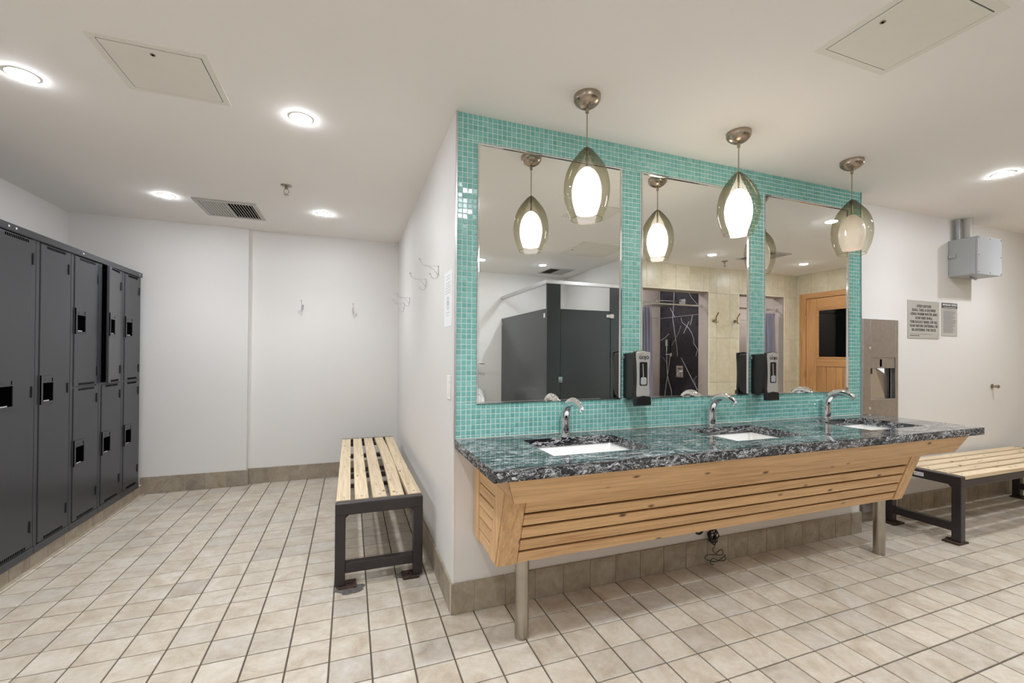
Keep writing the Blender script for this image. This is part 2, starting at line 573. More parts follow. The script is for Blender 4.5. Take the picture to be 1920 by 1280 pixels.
# ---- alcove tiles that the mirror shows, black marble slabs with white veins
def slab_tile(x0, x1, y0, y1, z0, z1, name, mat, parent, bev=0.002):
    return MB().box(x0, x1, y0, y1, z0, z1).build(name, mat, parent)
for i in range(4):
    for j in range(4):
        xa = 3.30 + i * .30
        slab_tile(xa + .002, min(xa + .298, 4.513), -1.45, -1.442, j * .6 + .042, min(j * .6 + .638, H), 'wall_tile', 'pink_tile', wall_alcove)
for (za, zb) in ((0.04, .64), (.643, 1.238), (1.242, 1.83), (1.834, H)):
    slab_tile(4.503, 4.515, -1.415, -.605, za, zb, 'marble_slab', 'marble_black', wall_alcove)
for (za, zb) in ((0.04, .64), (.643, 1.238), (1.242, 1.83), (1.834, H)):
    slab_tile(5.893, 5.9, -1.45, -.605, za, zb, 'marble_slab', 'pink_tile', wall_alcove)
VE = [([(-1.104, 2.3), (-1.108, 2.058), (-1.134, 1.829), (-1.10, 1.66), (-1.067, 1.51), (-1.04, 1.38), (-1.023, 1.251)], .007),
      ([(-1.19, 1.977), (-1.13, 1.89), (-1.085, 1.832)], .006), ([(-.83, 2.2), (-.75, 2.08), (-.636, 1.971)], .004),
      ([(-.96, 1.81), (-.933, 1.741), (-.812, 1.662), (-.74, 1.58), (-.70, 1.48), (-.704, 1.436), (-.627, 1.344), (-.664, 1.253)], .005),
      ([(-.73, 1.826), (-.745, 1.76), (-.773, 1.695)], .006), ([(-.793, 1.746), (-.85, 1.66), (-.906, 1.58)], .006),
      ([(-.95, 1.23), (-.87, 1.12), (-.75, .95), (-.624, .783)], .008), ([(-1.067, 1.51), (-1.11, 1.46), (-1.15, 1.41)], .004),
      ([(-.955, 1.70), (-1.0, 1.60), (-1.055, 1.53)], .003), ([(-1.40, 1.49), (-1.3, 1.53), (-1.21, 1.59)], .004),
      ([(-1.34, 1.235), (-1.28, 1.17), (-1.24, 1.12)], .003), ([(-.64, .98), (-.70, .92), (-.66, .86)], .003),
      ([(-.63, .80), (-.68, .76), (-.62, .70)], .004), ([(-1.41, 1.833), (-1.1, 1.834), (-.62, 1.832)], .002),
      ([(-1.37, 2.2), (-1.36, 2.1), (-1.38, 1.98)], .002)]
mb = MB()
for pts, w in VE:
    for (a, b), (c, d) in zip(pts[:-1], pts[1:]):
        L = math.hypot(c - a, d - b) or 1
        ny, nz = -(d - b) / L * w / 2, (c - a) / L * w / 2
        mb.add([(4.5025, a + ny, b + nz), (4.5025, c + ny, d + nz), (4.5025, c - ny, d - nz), (4.5025, a - ny, b - nz)], [(0, 1, 2, 3)])
o = mb.build('marble_veins', 'vein', wall_alcove)

# ---- large sand coloured tiles on shower wall and door wall
def panel_tiles(parent, axis, const, depth, u0, u1, joints, zj, holes, mat='sand_tile'):
    us = sorted(set([u0, u1] + [j for j in joints if u0 < j < u1]))
    for a, b in zip(us[:-1], us[1:]):
        for za, zb in zip(zj[:-1], zj[1:]):
            segs = [(a, b, za, zb)]
            for (h0, h1, g0, g1) in holes:
                out = []
                for (p, q, r, s) in segs:
                    if q <= h0 or p >= h1 or s <= g0 or r >= g1:
                        out.append((p, q, r, s)); continue
                    if p < h0: out.append((p, h0, r, s))
                    if q > h1: out.append((h1, q, r, s))
                    m0, m1 = max(p, h0), min(q, h1)
                    if r < g0: out.append((m0, m1, r, g0))
                    if s > g1: out.append((m0, m1, g1, s))
                segs = out
            for (p, q, r, s) in segs:
                if q - p < .012 or s - r < .012: continue
                g = .0012
                m_ = MB()
                if axis == 1:
                    m_.box(p + g, q - g, const, const + depth, r + g, s - g)
                else:
                    m_.box(const - depth, const, p + g, q - g, r + g, s - g)
                m_.build('wall_tile', mat, parent)
ZJ = [0.0, 0.3, 0.903, 1.504, 2.105, H]
panel_tiles(wall_shower, 1, YSH, .008, XST + .001, XR - .001, [4.49 - .228 * k + .15 - .008 for k in range(-8, 8)], ZJ,
            [(OP[0][0] - .012, OP[0][1] + .012, -1, HZ + .012), (OP[1][0] - .012, OP[1][1] + .012, -1, HZ + .012)])
panel_tiles(wall_door, 0, XR, .008, YSH + .009, YR, [YSH + .228 * k for k in range(1, 13)], ZJ, [(-.363, .65, -1, 2.154)])
# pale trim round the two openings, tiled reveals
for (a, b) in OP:
    mb = MB()
    mb.box(a - .012, a, YSH - .17, YSH + .010, 0, HZ + .012).box(b, b + .012, YSH - .012, YSH + .010, 0, HZ + .012).box(a, b, YSH - .012, YSH + .010, HZ, HZ + .012)
    mb.build('edge_trim', 'tile_trim', wall_shower)
    MB().box(b - .004, b, YSH - .168, YSH - .004, 0, HZ).build('reveal_tile', 'pink_tile', wall_shower)

# ------------------------------------------------------------------ floor tiles
PX, PY = 0.1621, 0.1556
X0G, Y0G = 0.9 - PX * 24, 1.7795 - PY * 30
GJ = 0.0065
cells = []
def in_room(x, y):
    if BX0 < x < BX1 and y > BY: return False
    if x > BX1 and y > YR: return False
    if x < -1.73 and y > 2.3: return False
    if x > XST and y < YSH - .17: return False
    if x > XST and y < YSH and not (OP[0][0] < x < OP[0][1] or OP[1][0] < x < OP[1][1]): return False
    return XL < x < XR and YREAR < y < YB
def clipcell(xa, xb, ya, yb):
    cuts_x = [c for c in (BX0, BX1, XST, -1.73, XL, XR) if xa < c < xb]
    cuts_y = [c for c in (BY, YR, YSH, YREAR, YB) if ya < c < yb]
    xs = [xa] + sorted(cuts_x) + [xb]; ys = [ya] + sorted(cuts_y) + [yb]
    good = [(p, q, r, s) for p, q in zip(xs[:-1], xs[1:]) for r, s in zip(ys[:-1], ys[1:]) if in_room((p + q) / 2, (r + s) / 2)]
    if not good: return None
    return (min(g[0] for g in good), max(g[1] for g in good), min(g[2] for g in good), max(g[3] for g in good)), len(good) == (len(xs) - 1) * (len(ys) - 1), good
def proj(p):
    d = Vector(p) - Vector((0, 0, CAM_H))
    t = d.dot(Fv)
    if t < .05: return None
    return 960 + F_PX * d.dot(R2) / t, 659.7 - F_PX * d.dot(U2) / t, t
for i in range(-2, 60):
    for j in range(-2, 60):
        xa, ya = X0G + i * PX, Y0G + j * PY
        r = clipcell(xa + GJ / 2, xa + PX - GJ / 2, ya + GJ / 2, ya + PY - GJ / 2)
        if r: cells.append(r)
def tile_geo(mb, x0, x1, y0, y1, dz=0.0, tilt=(0, 0)):
    c = .0016
    zt = dz
    tx, ty = tilt
    def z(x, y): return zt + tx * (x - (x0 + x1) / 2) + ty * (y - (y0 + y1) / 2)
    vs = [(x0, y0, -.007), (x1, y0, -.007), (x1, y1, -.007), (x0, y1, -.007)]
    vs += [(p[0], p[1], z(p[0], p[1]) - c) for p in vs[:4]]
    ins = [(x0 + c, y0 + c), (x1 - c, y0 + c), (x1 - c, y1 - c), (x0 + c, y1 - c)]
    vs += [(a, b, z(a, b)) for a, b in ins]
    fs = [(0, 1, 5, 4), (1, 2, 6, 5), (2, 3, 7, 6), (3, 0, 4, 7), (4, 5, 9, 8), (5, 6, 10, 9), (6, 7, 11, 10), (7, 4, 8, 11), (8, 9, 10, 11)]
    mb.add(vs, fs)
vis = []
rest = []
for r in cells:
    (x0, x1, y0, y1), full, good = r
    c = proj(((x0 + x1) / 2, (y0 + y1) / 2, 0))
    seen = c and -40 < c[0] < 1960 and c[1] < 1300
    hid = (x0 > BX0 + .2 and (y0 + y1) / 2 > BY) or (x0 < -1.73)
    if seen and full and not hid: vis.append((c[2], r))
    else: rest.append(r)
vis.sort(key=lambda t: t[0])
near, far = vis[:298], [v[1] for v in vis[298:]]
protos = []
for k in range(6):
    me = bpy.data.meshes.new('floor_tile')
    m_ = MB(); tile_geo(m_, 0, PX - GJ, 0, PY - GJ, random.uniform(-.0004, .0004), (random.uniform(-.004, .004), random.uniform(-.004, .004)))
    me.from_pydata([tuple(p) for p in m_.v], [], m_.f)
    me.materials.append(M['floor_tile'])
    protos.append(me)
for d, r in near:
    (x0, x1, y0, y1), full, good = r
    if abs((x1 - x0) - (PX - GJ)) < 1e-4 and abs((y1 - y0) - (PY - GJ)) < 1e-4:
        o = bpy.data.objects.new('floor_tile', random.choice(protos))
        COL.objects.link(o)
        o.parent = floor
        o.location = Vector((x0, y0, 0)) - floor.location
    else:
        m_ = MB(); tile_geo(m_, x0, x1, y0, y1); m_.build('floor_tile', 'floor_tile', floor)
mb = MB()
for r in far + rest:
    for g in (r[2] if not r[1] else [r[0]]):
        tile_geo(mb, *g, random.uniform(-.0004, .0004), (random.uniform(-.003, .003), random.uniform(-.003, .003)))
o = mb.build('floor_tiles', 'floor_tile', floor)
o['kind'] = 'stuff'

# ------------------------------------------------------------------ tiled baseboards
def baseboard(name, axis, const, d, u0, u1, first, z1=.148, pitch=PX, z0=0.0):
    """runs along the other horizontal axis; d = signed thickness away from the wall"""
    lo, hi = sorted((const, const + d * .55))
    bk = MB()
    if axis == 1: bk.box(u0, u1, lo, hi, z0, z1 - .002)
    else: bk.box(lo, hi, u0, u1, z0, z1 - .002)
    base = struct(bk, name, 'caulk')
    js = [u0]
    u = first
    while u > u0: u -= pitch
    u += pitch
    while u < u1:
        if u - js[-1] > .02: js.append(u)
        u += pitch
    js.append(u1)
    lo, hi = sorted((const, const + d))
    for a, b in zip(js[:-1], js[1:]):
        m_ = MB()
        if axis == 1: m_.box(a + .0015, b - .0015, lo, hi, z0 + .001, z1)
        else: m_.box(lo, hi, a + .0015, b - .0015, z0 + .001, z1)
        m_.build('baseboard_tile', 'base_tile', base, bevel=.001, seg=1)
    return base
baseboard('baseboard_vanity', 1, BY, -.011, BX0 - .011, BX1 + .011, .577)
baseboard('baseboard_side', 0, BX0, -.011, BY, YB, BY + .16)
baseboard('baseboard_back', 1, YB, -.011, -.922, BX0 - .011, -.731)
baseboard('baseboard_backleft', 1, YB - .05, -.011, -1.74, -.911, -1.568)
baseboard('baseboard_jog', 0, -.922, .011, YB - .05, YB, YB - .2)
baseboard('baseboard_blockend', 0, BX1, .011, BY, YR, BY + .3)
baseboard('baseboard_right', 1, YR, -.011, BX1 + .011, XR, 3.6)
baseboard('baseboard_rear', 1, YREAR, .011, XL, XST, 1.5)
# corner bead in paint along the block's edge
struct(MB().box(BX0 - .002, BX0 + .005, BY - .003, BY + .004, .148, .80), 'trim_1', 'white_plastic')

# ------------------------------------------------------------------ mosaic round the mirrors
TZ0, TZ1 = .845, H
MIR = [(.581, 1.414), (1.545, 2.362), (2.4935, 3.298)]
MZ0, MZ1 = 1.014, 2.301
TX0, TX1 = BX0 + .008, BX1
TY = BY - .006
back = MB().box(TX0, TX1, BY - .004, BY, TZ0, TZ1)
mos = back.build('mosaic_surround', 'grout_white')
tag(mos, 'teal glass mosaic surround covering the wall around three mirrors', 'tile wall')
P = .0255
G = .0042
regs = [(TX0, TX1, MZ1, TZ1), (TX0, TX1, TZ0, MZ0), (TX0, MIR[0][0], MZ0, MZ1), (MIR[0][1], MIR[1][0], MZ0, MZ1), (MIR[1][1], MIR[2][0], MZ0, MZ1), (MIR[2][1], TX1, MZ0, MZ1)]
tl = []
for (a, b, c, d) in regs:
    nx = int(math.ceil((b - a - .004) / P)); nz = int(math.ceil((d - c - .004) / P))
    for i in range(nx):
        for j in range(nz):
            xa, xb = a + i * P, min(a + (i + 1) * P, b)
            zb = d - j * P; za = max(d - (j + 1) * P, c)
            if xb - xa < .008 or zb - za < .008: continue
            tl.append((xa + G / 2, xb - G / 2, za + G / 2, zb - G / 2))
tl.sort(key=lambda t: (t[0] - 0) ** 2 + (BY) ** 2 + (t[2] - CAM_H) ** 2)
def mos_geo(mb, x0, x1, z0, z1):
    c = .0012
    yf, yb = BY - .0075, BY - .003
    j = random.uniform(-.0004, .0004)
    vs = [(x0, yb, z0), (x1, yb, z0), (x1, yb, z1), (x0, yb, z1), (x0, yf + c, z0), (x1, yf + c, z0), (x1, yf + c, z1), (x0, yf + c, z1),
          (x0 + c, yf + j, z0 + c), (x1 - c, yf + j, z0 + c), (x1 - c, yf - j, z1 - c), (x0 + c, yf - j, z1 - c)]
    mb.add(vs, [(0, 1, 5, 4), (1, 2, 6, 5), (2, 3, 7, 6), (3, 0, 4, 7), (4, 5, 9, 8), (5, 6, 10, 9), (6, 7, 11, 10), (7, 4, 8, 11), (8, 9, 10, 11)])
for t in tl[:296]:
    m_ = MB(); mos_geo(m_, *t); m_.build('mosaic_tile', 'mosaic', mos)
mb = MB()
for t in tl[296:]: mos_geo(mb, *t)
o = mb.build('mosaic_tiles', 'mosaic', mos)
o['kind'] = 'stuff'
# metal edge strips of the tiled area
m_ = MB().box(BX0 - .001, BX0 + .007, BY - .012, BY, TZ0, H)
m_.build('edge_strip', 'alu', mos)
MB().box(BX1 - .002, BX1 + .003, BY - .012, BY, TZ0, H).build('edge_strip', 'alu', mos)

# ------------------------------------------------------------------ mirrors
names = ['left', 'middle', 'right']
ml = ['tall rectangular mirror nearest the white side wall, behind the first basin, reflecting black stalls',
      'tall rectangular mirror between the two black dispensers, middle of three, reflecting the marble shower',
      'tall rectangular mirror farthest from the lockers, reflecting the wooden door']
for k, (a, b) in enumerate(MIR):
    t = thing('wall_mirror', ml[k], 'mirror', ((a + b) / 2, BY, MZ0), 'mirrors over the vanity counter')
    MB().box(a + .004, b - .004, BY - .0085, BY - .001, MZ0 + .004, MZ1 - .004).build('mirror_glass', 'mirror', t)
    w, y0, y1 = .008, BY - .016, BY - .001
    MB().box(a, a + w, y0, y1, MZ0, MZ1).box(b - w, b, y0, y1, MZ0, MZ1).box(a + w, b - w, y0, y1, MZ0, MZ0 + w).box(a + w, b - w, y0, y1, MZ1 - w, MZ1).build('mirror_frame', 'chrome', t, bevel=.001, seg=1)

# ------------------------------------------------------------------ granite countertop with three cut-outs
CX0, CX1, CY0, CY1, CZ0, CZ1 = .475, 3.525, 1.465, 2.082, .803, .845
SINKS = [(.78, 1.27), (1.765, 2.255), (2.755, 3.245)]
SY0, SY1 = 1.615, 1.965
xs = [CX0] + [v for s in SINKS for v in s] + [CX1]
ys = [CY0, SY0, SY1, CY1]
mb = MB()
top, edge = MB(), MB()
for i in range(len(xs) - 1):
    for j in range(3):
        hole = (j == 1 and i % 2 == 1)
        if hole: continue
        x0, x1, y0, y1 = xs[i], xs[i + 1], ys[j], ys[j + 1]
        top.add([(x0, y0, CZ1), (x1, y0, CZ1), (x1, y1, CZ1), (x0, y1, CZ1)], [(0, 1, 2, 3)])
        top.add([(x0, y0, CZ0), (x1, y0, CZ0), (x1, y1, CZ0), (x0, y1, CZ0)], [(3, 2, 1, 0)])
top.add([(CX0, CY1, CZ0), (CX1, CY1, CZ0), (CX1, CY1, CZ1), (CX0, CY1, CZ1)], [(0, 1, 2, 3)])
for (a, b) in SINKS:
    r = [(a, SY0), (b, SY0), (b, SY1), (a, SY1)]
    for k in range(4):
        p, q = r[k], r[(k + 1) % 4]
        top.add([(p[0], p[1], CZ0), (q[0], q[1], CZ0), (q[0], q[1], CZ1), (p[0], p[1], CZ1)], [(0, 1, 2, 3)])
counter = top.build('countertop', 'granite')
tag(counter, 'long polished black and white veined granite countertop with three basin cut-outs', 'countertop')
# rough, chipped edges
rnd = random.Random(3)
def rough_edge(p0, p1, nrm, n):
    m_ = MB()
    rows = 5
    vs = []
    for i in range(n + 1):
        for j in range(rows + 1):
            t_ = i / n
            p = Vector(p0).lerp(Vector(p1), t_)
            z = CZ0 + (CZ1 - CZ0) * j / rows
            amp = 0 if j in (rows,) else rnd.uniform(-.0035, .003) + (.002 if j in (1, 2, 3) else -.001)
            if i in (0, n): amp = 0
            vs.append((p.x + nrm[0] * amp, p.y + nrm[1] * amp, z))
    fs = [(i * (rows + 1) + j, (i + 1) * (rows + 1) + j, (i + 1) * (rows + 1) + j + 1, i * (rows + 1) + j + 1) for i in range(n) for j in range(rows)]
    return m_.add(vs, fs)
rough_edge((CX0, CY0), (CX1, CY0), (0, -1), 260).build('rough_edge', 'granite_edge', counter)
rough_edge((CX0, CY1), (CX0, CY0), (-1, 0), 60).build('rough_edge', 'granite_edge', counter)
rough_edge((CX1, CY0), (CX1, CY1), (1, 0), 60).build('rough_edge', 'granite_edge', counter)
# white sealant line between counter and tiles
MB().box(CX0, BX1, CY1 - .002, BY - .003, CZ1 - .004, CZ1 + .003).build('sealant', 'caulk', counter)

# ------------------------------------------------------------------ basins and faucets
sl = ['white undermount basin beneath the mirror that reflects the black stalls', 'white undermount basin in the middle of the counter, below the second mirror', 'white undermount basin at the far end of the counter, below the third mirror']
for k, (a, b) in enumerate(SINKS):
    t = thing('basin', sl[k], 'sink', ((a + b) / 2, (SY0 + SY1) / 2, .66), 'basins set in the granite counter')
    e = .006
    x0, x1, y0, y1 = a - e, b + e, SY0 - e, SY1 + e
    zt, zb, tp = CZ0 - .001, .685, .045
    def ring(ins, z, r):
        pts = []
        cx = [(x1 - ins - r, y1 - ins - r, 0), (x0 + ins + r, y1 - ins - r, 90), (x0 + ins + r, y0 + ins + r, 180), (x1 - ins - r, y0 + ins + r, 270)]
        for (px, py, a0) in cx:
            for s in range(5):
                an = math.radians(a0 + 22.5 * s)
                pts.append((px + r * math.cos(an), py + r * math.sin(an), z))
        return pts
    rings = [ring(-.02, zt, .02), ring(0, zt, .02), ring(.012, .76, .03), ring(.03, .71, .04), ring(.06, zb, .05), ring(.14, zb - .004, .03)]
    m_ = MB()
    n = 20
    for q in range(len(rings) - 1):
        m_.add(rings[q] + rings[q + 1], [(i, (i + 1) % n, n + (i + 1) % n, n + i) for i in range(n)])
    m_.add(rings[-1], [tuple(range(n))])
    outer = [ring(-.02, zt, .02), ring(-.005, .70, .04), ring(.05, .67, .05)]
    for q in range(2):
        m_.add(outer[q] + outer[q + 1], [(i, (i + 1) % n, n + (i + 1) % n, n + i) for i in range(n)])
    m_.add(outer[-1], [tuple(range(n))])
    o = m_.build('bowl', 'white_ceramic', t, smooth=True)
    MB().lathe([(.0, zb - .002), (.022, zb - .002), (.024, zb - .0005), (.012, zb + .001), (.0, zb + .001)], ((a + b) / 2, (SY0 + SY1) / 2, 0), 20, cap=False).build('drain', 'chrome', t, smooth=True)

fl = ['chrome sensor faucet nearest the side wall, behind the first basin', 'chrome sensor faucet behind the middle basin', 'chrome sensor faucet behind the basin at the counter\'s far end']
def faucet(cx, cy, label):
    t = thing('faucet', label, 'faucet', (cx, cy, CZ1), 'chrome faucets on the counter')
    pts = [(0, 0, 0), (0, 0, .05), (0, 0, .09), (0, -.006, .118), (0, -.022, .146), (0, -.05, .168), (0, -.085, .178), (0, -.12, .175), (0, -.15, .163), (0, -.172, .147)]
    rad = [(.025, .025), (.024, .024), (.0235, .0235), (.0235, .0235), (.0235, .0225), (.0235, .0195), (.023, .0165), (.022, .0135), (.020, .0115), (.018, .009)]
    # smooth the path by subdividing
    P2, R_ = [], []
    for i in range(len(pts) - 1):
        for s in range(3):
            u = s / 3
            P2.append([cx + pts[i][0], cy + pts[i][1] * (1 - u) + pts[i + 1][1] * u, CZ1 + pts[i][2] * (1 - u) + pts[i + 1][2] * u])
            R_.append((rad[i][0] * (1 - u) + rad[i + 1][0] * u, rad[i][1] * (1 - u) + rad[i + 1][1] * u))
    P2.append([cx, cy + pts[-1][1], CZ1 + pts[-1][2]]); R_.append(rad[-1])
    for _ in range(2):
        Q = [list(p) for p in P2]
        for i in range(4, len(P2) - 1):
            for c_ in (1, 2):
                Q[i][c_] = (P2[i - 1][c_] + P2[i][c_] * 2 + P2[i + 1][c_]) / 4
        P2 = Q
    MB().tube(P2, R_, 18).build('body', 'chrome', t, smooth=True, auto=.9)
    MB().lathe([(.028, CZ1), (.028, CZ1 + .004), (.025, CZ1 + .007)], (cx, cy, 0), 24).build('base_ring', 'chrome', t, smooth=True, auto=.6)
    m_ = MB().lathe([(.0058, -.0262), (.0058, -.0235)], (cx, cy, CZ1 + .028), 14, axis=1)
    m_.build('sensor_eye', 'black', t)
    MB().lathe([(.009, CZ1 + .139), (.009, CZ1 + .150)], (cx, cy - .163, 0), 14).build('aerator', 'chrome', t, smooth=True, auto=.6)
    return t
f0 = faucet(1.052, 2.045, fl[0])
copy_tree(f0, (.975, 0, 0), fl[1])
copy_tree(f0, (1.975, 0, 0), fl[2])

# ------------------------------------------------------------------ cedar vanity base
van = thing('vanity_base', 'slatted cedar apron cabinet on two steel legs under the granite counter', 'cabinet', (1.9, 1.8, 0))
VX0, VX1 = .575, 3.23
yf = lambda z: 1.62 + .3387 * (.69 - z)
def sloped(x0, x1, z0, z1, th, off=0.0):
    return MB().hexa([(x0, yf(z0) + off, z0), (x1, yf(z0) + off, z0), (x1, yf(z0) + off + th, z0), (x0, yf(z0) + off + th, z0),
                      (x0, yf(z1) + off, z1), (x1, yf(z1) + off, z1), (x1, yf(z1) + off + th, z1), (x0, yf(z1) + off + th, z1)])
zz = [.38, .434, .492, .552, .610, .715]
for a, b in zip(zz[:-1], zz[1:]):
    sloped(VX0 + .09, VX1 - .09, a + (.0 if a == .38 else .005), b - .005, .018).build('front_slat', 'cedar_x', van, bevel=.0015, seg=1)
sloped(VX0, VX0 + .086, .377, .715, .022, -.005).build('corner_board', 'cedar_z', van, bevel=.0015, seg=1)
sloped(VX1 - .086, VX1, .377, .715, .022, -.005).build('corner_board', 'cedar_z', van, bevel=.0015, seg=1)
sloped(VX0 + .02, VX1 - .02, .385, .80, .006, .024).build('groove_shade_panel', 'void', van)  # black sheet behind the slats, so the grooves look shaded
fb = lambda z: 1.752 + .29 * (.658 - z)
sz = [.378, .436, .493, .546, .602, .657, .715]
for side, (xa, xb) in enumerate(((VX0, VX0 + .018), (VX1 - .018, VX1))):
    sgn = 1 if side == 0 else -1
    for a, b in zip(sz[:-1], sz[1:]):
        a2 = a + .0038; b2 = b - .0038
        MB().hexa([(xa, fb(a2) + .002, a2), (xb, fb(a2) + .002, a2), (xb, 1.988, a2), (xa, 1.988, a2), (xa, fb(b2) + .002, b2), (xb, fb(b2) + .002, b2), (xb, 1.988, b2), (xa, 1.988, b2)]).build('side_slat', 'cedar_y', van)
    o_ = -.003 * sgn
    MB().hexa([(xa + o_, yf(.378) + .0205, .378), (xb, yf(.378) + .0205, .378), (xb, fb(.378), .378), (xa + o_, fb(.378), .378),
               (xa + o_, yf(.715) + .0205, .715), (xb, yf(.715) + .0205, .715), (xb, fb(.715), .715), (xa + o_, fb(.715), .715)]).build('side_stile', 'cedar_z', van, bevel=.0015, seg=1)
    MB().box(min(xa + o_, xb), max(xa + o_, xb), 1.99, 2.078, .375, .715).build('side_stile', 'cedar_z', van, bevel=.0015, seg=1)
    xi = xa + .02 if side == 0 else xa - .004
    MB().box(xi, xi + .003, 1.76, 2.07, .39, .71).build('groove_shade_panel', 'void', van)
# mitred, inward-leaning fascia under the counter
FT, FB_ = (.538, 3.458, 1.498), (.585, 3.423, 1.552)
th = .022
MB().hexa([(FB_[0], FB_[2], .69), (FB_[1], FB_[2], .69), (FB_[1] - th, FB_[2] + th, .69), (FB_[0] + th, FB_[2] + th, .69),
           (FT[0], FT[2], .802), (FT[1], FT[2], .802), (FT[1] - th, FT[2] + th, .802), (FT[0] + th, FT[2] + th, .802)]).build('fascia_board', 'cedar_x', van, bevel=.001, seg=1)
MB().hexa([(FB_[0] - .001, FB_[2] + .0035, .69), (FB_[0] + th, FB_[2] + th + .0035, .69), (FB_[0] + th, 2.078, .69), (FB_[0] - .001, 2.078, .69),
           (FT[0] - .001, FT[2] + .0035, .802), (FT[0] + th, FT[2] + th + .0035, .802), (FT[0] + th, 2.078, .802), (FT[0] - .001, 2.078, .802)]).build('fascia_board', 'cedar_y', van, bevel=.001, seg=1)
MB().hexa([(FB_[1] - th, FB_[2] + th + .001, .69), (FB_[1] + .001, FB_[2] + .001, .69), (FB_[1] + .001, 2.078, .69), (FB_[1] - th, 2.078, .69),
           (FT[1] - th, FT[2] + th + .001, .802), (FT[1] + .001, FT[2] + .001, .802), (FT[1] + .001, 2.078, .802), (FT[1] - th, 2.078, .802)]).build('fascia_board', 'cedar_y', van, bevel=.001, seg=1)
MB().box(VX0 + .02, VX1 - .02, yf(.38) + .02, 2.078, .379, .391).build('bottom_board', 'cedar_x', van)
for cx in (.725, 3.185):
    MB().lathe([(.0315, .0), (.0315, .379)], (cx, 1.82, 0), 32).build('leg', 'leg_steel', van, smooth=True, auto=.6)

# black cable and hose under the vanity
rc = random.Random(11)
pts = []
seq = [(2.085, .376), (2.085, .29), (2.10, .245), (2.075, .235), (2.02, .262), (2.0, .235), (2.03, .215), (2.07, .22), (2.06, .18), (2.03, .16), (2.045, .13), (2.035, .10), (2.06, .075), (2.09, .07), (2.12, .085), (2.10, .065), (2.03, .062), (2.0, .045), (2.03, .03), (2.08, .02), (2.11, .045), (2.125, .06), (2.14, .05), (2.125, .03), (2.09, .028), (2.04, .05), (2.01, .04), (2.03, .014), (2.05, .006)]
def smooth_path(p3, n=5):
    out = []
    for i in range(len(p3) - 1):
        p0 = Vector(p3[max(i - 1, 0)]); p1 = Vector(p3[i]); p2 = Vector(p3[i + 1]); p3_ = Vector(p3[min(i + 2, len(p3) - 1)])
        for k in range(n):
            t_ = k / n
            out.append(0.5 * ((2 * p1) + (-p0 + p2) * t_ + (2 * p0 - 5 * p1 + 4 * p2 - p3_) * t_ ** 2 + (-p0 + 3 * p1 - 3 * p2 + p3_) * t_ ** 3))
    out.append(Vector(p3[-1]))
    return out
path = smooth_path([(x, 2.05 + rc.uniform(-.02, .015), z) for x, z in seq])
m_ = MB().tube(path, .0021, 6)
coil = smooth_path([(2.045 + .028 * math.cos(a * 1.7) + rc.uniform(-.01, .01), 2.05 + .015 * math.sin(a * 2.3), .195 + .035 * math.sin(a * 1.7) - a * .0016) for a in [k * .9 for k in range(26)]], 4)
m_.tube(coil, .003, 6)
tag(m_.build('cable_tangle', 'black_matte'), 'tangled thin black cable hanging under the vanity against the baseboard', 'cable')
m_ = MB().tube(smooth_path([(1.845, 2.0, .376), (1.858, 2.0, .270), (1.893, 2.0, .230), (1.932, 2.0, .262), (1.945, 2.0, .376)], 6), .006, 10)
tag(m_.build('drain_hose', 'black_matte'), 'black hose sagging in a loop below the vanity bottom board', 'hose')

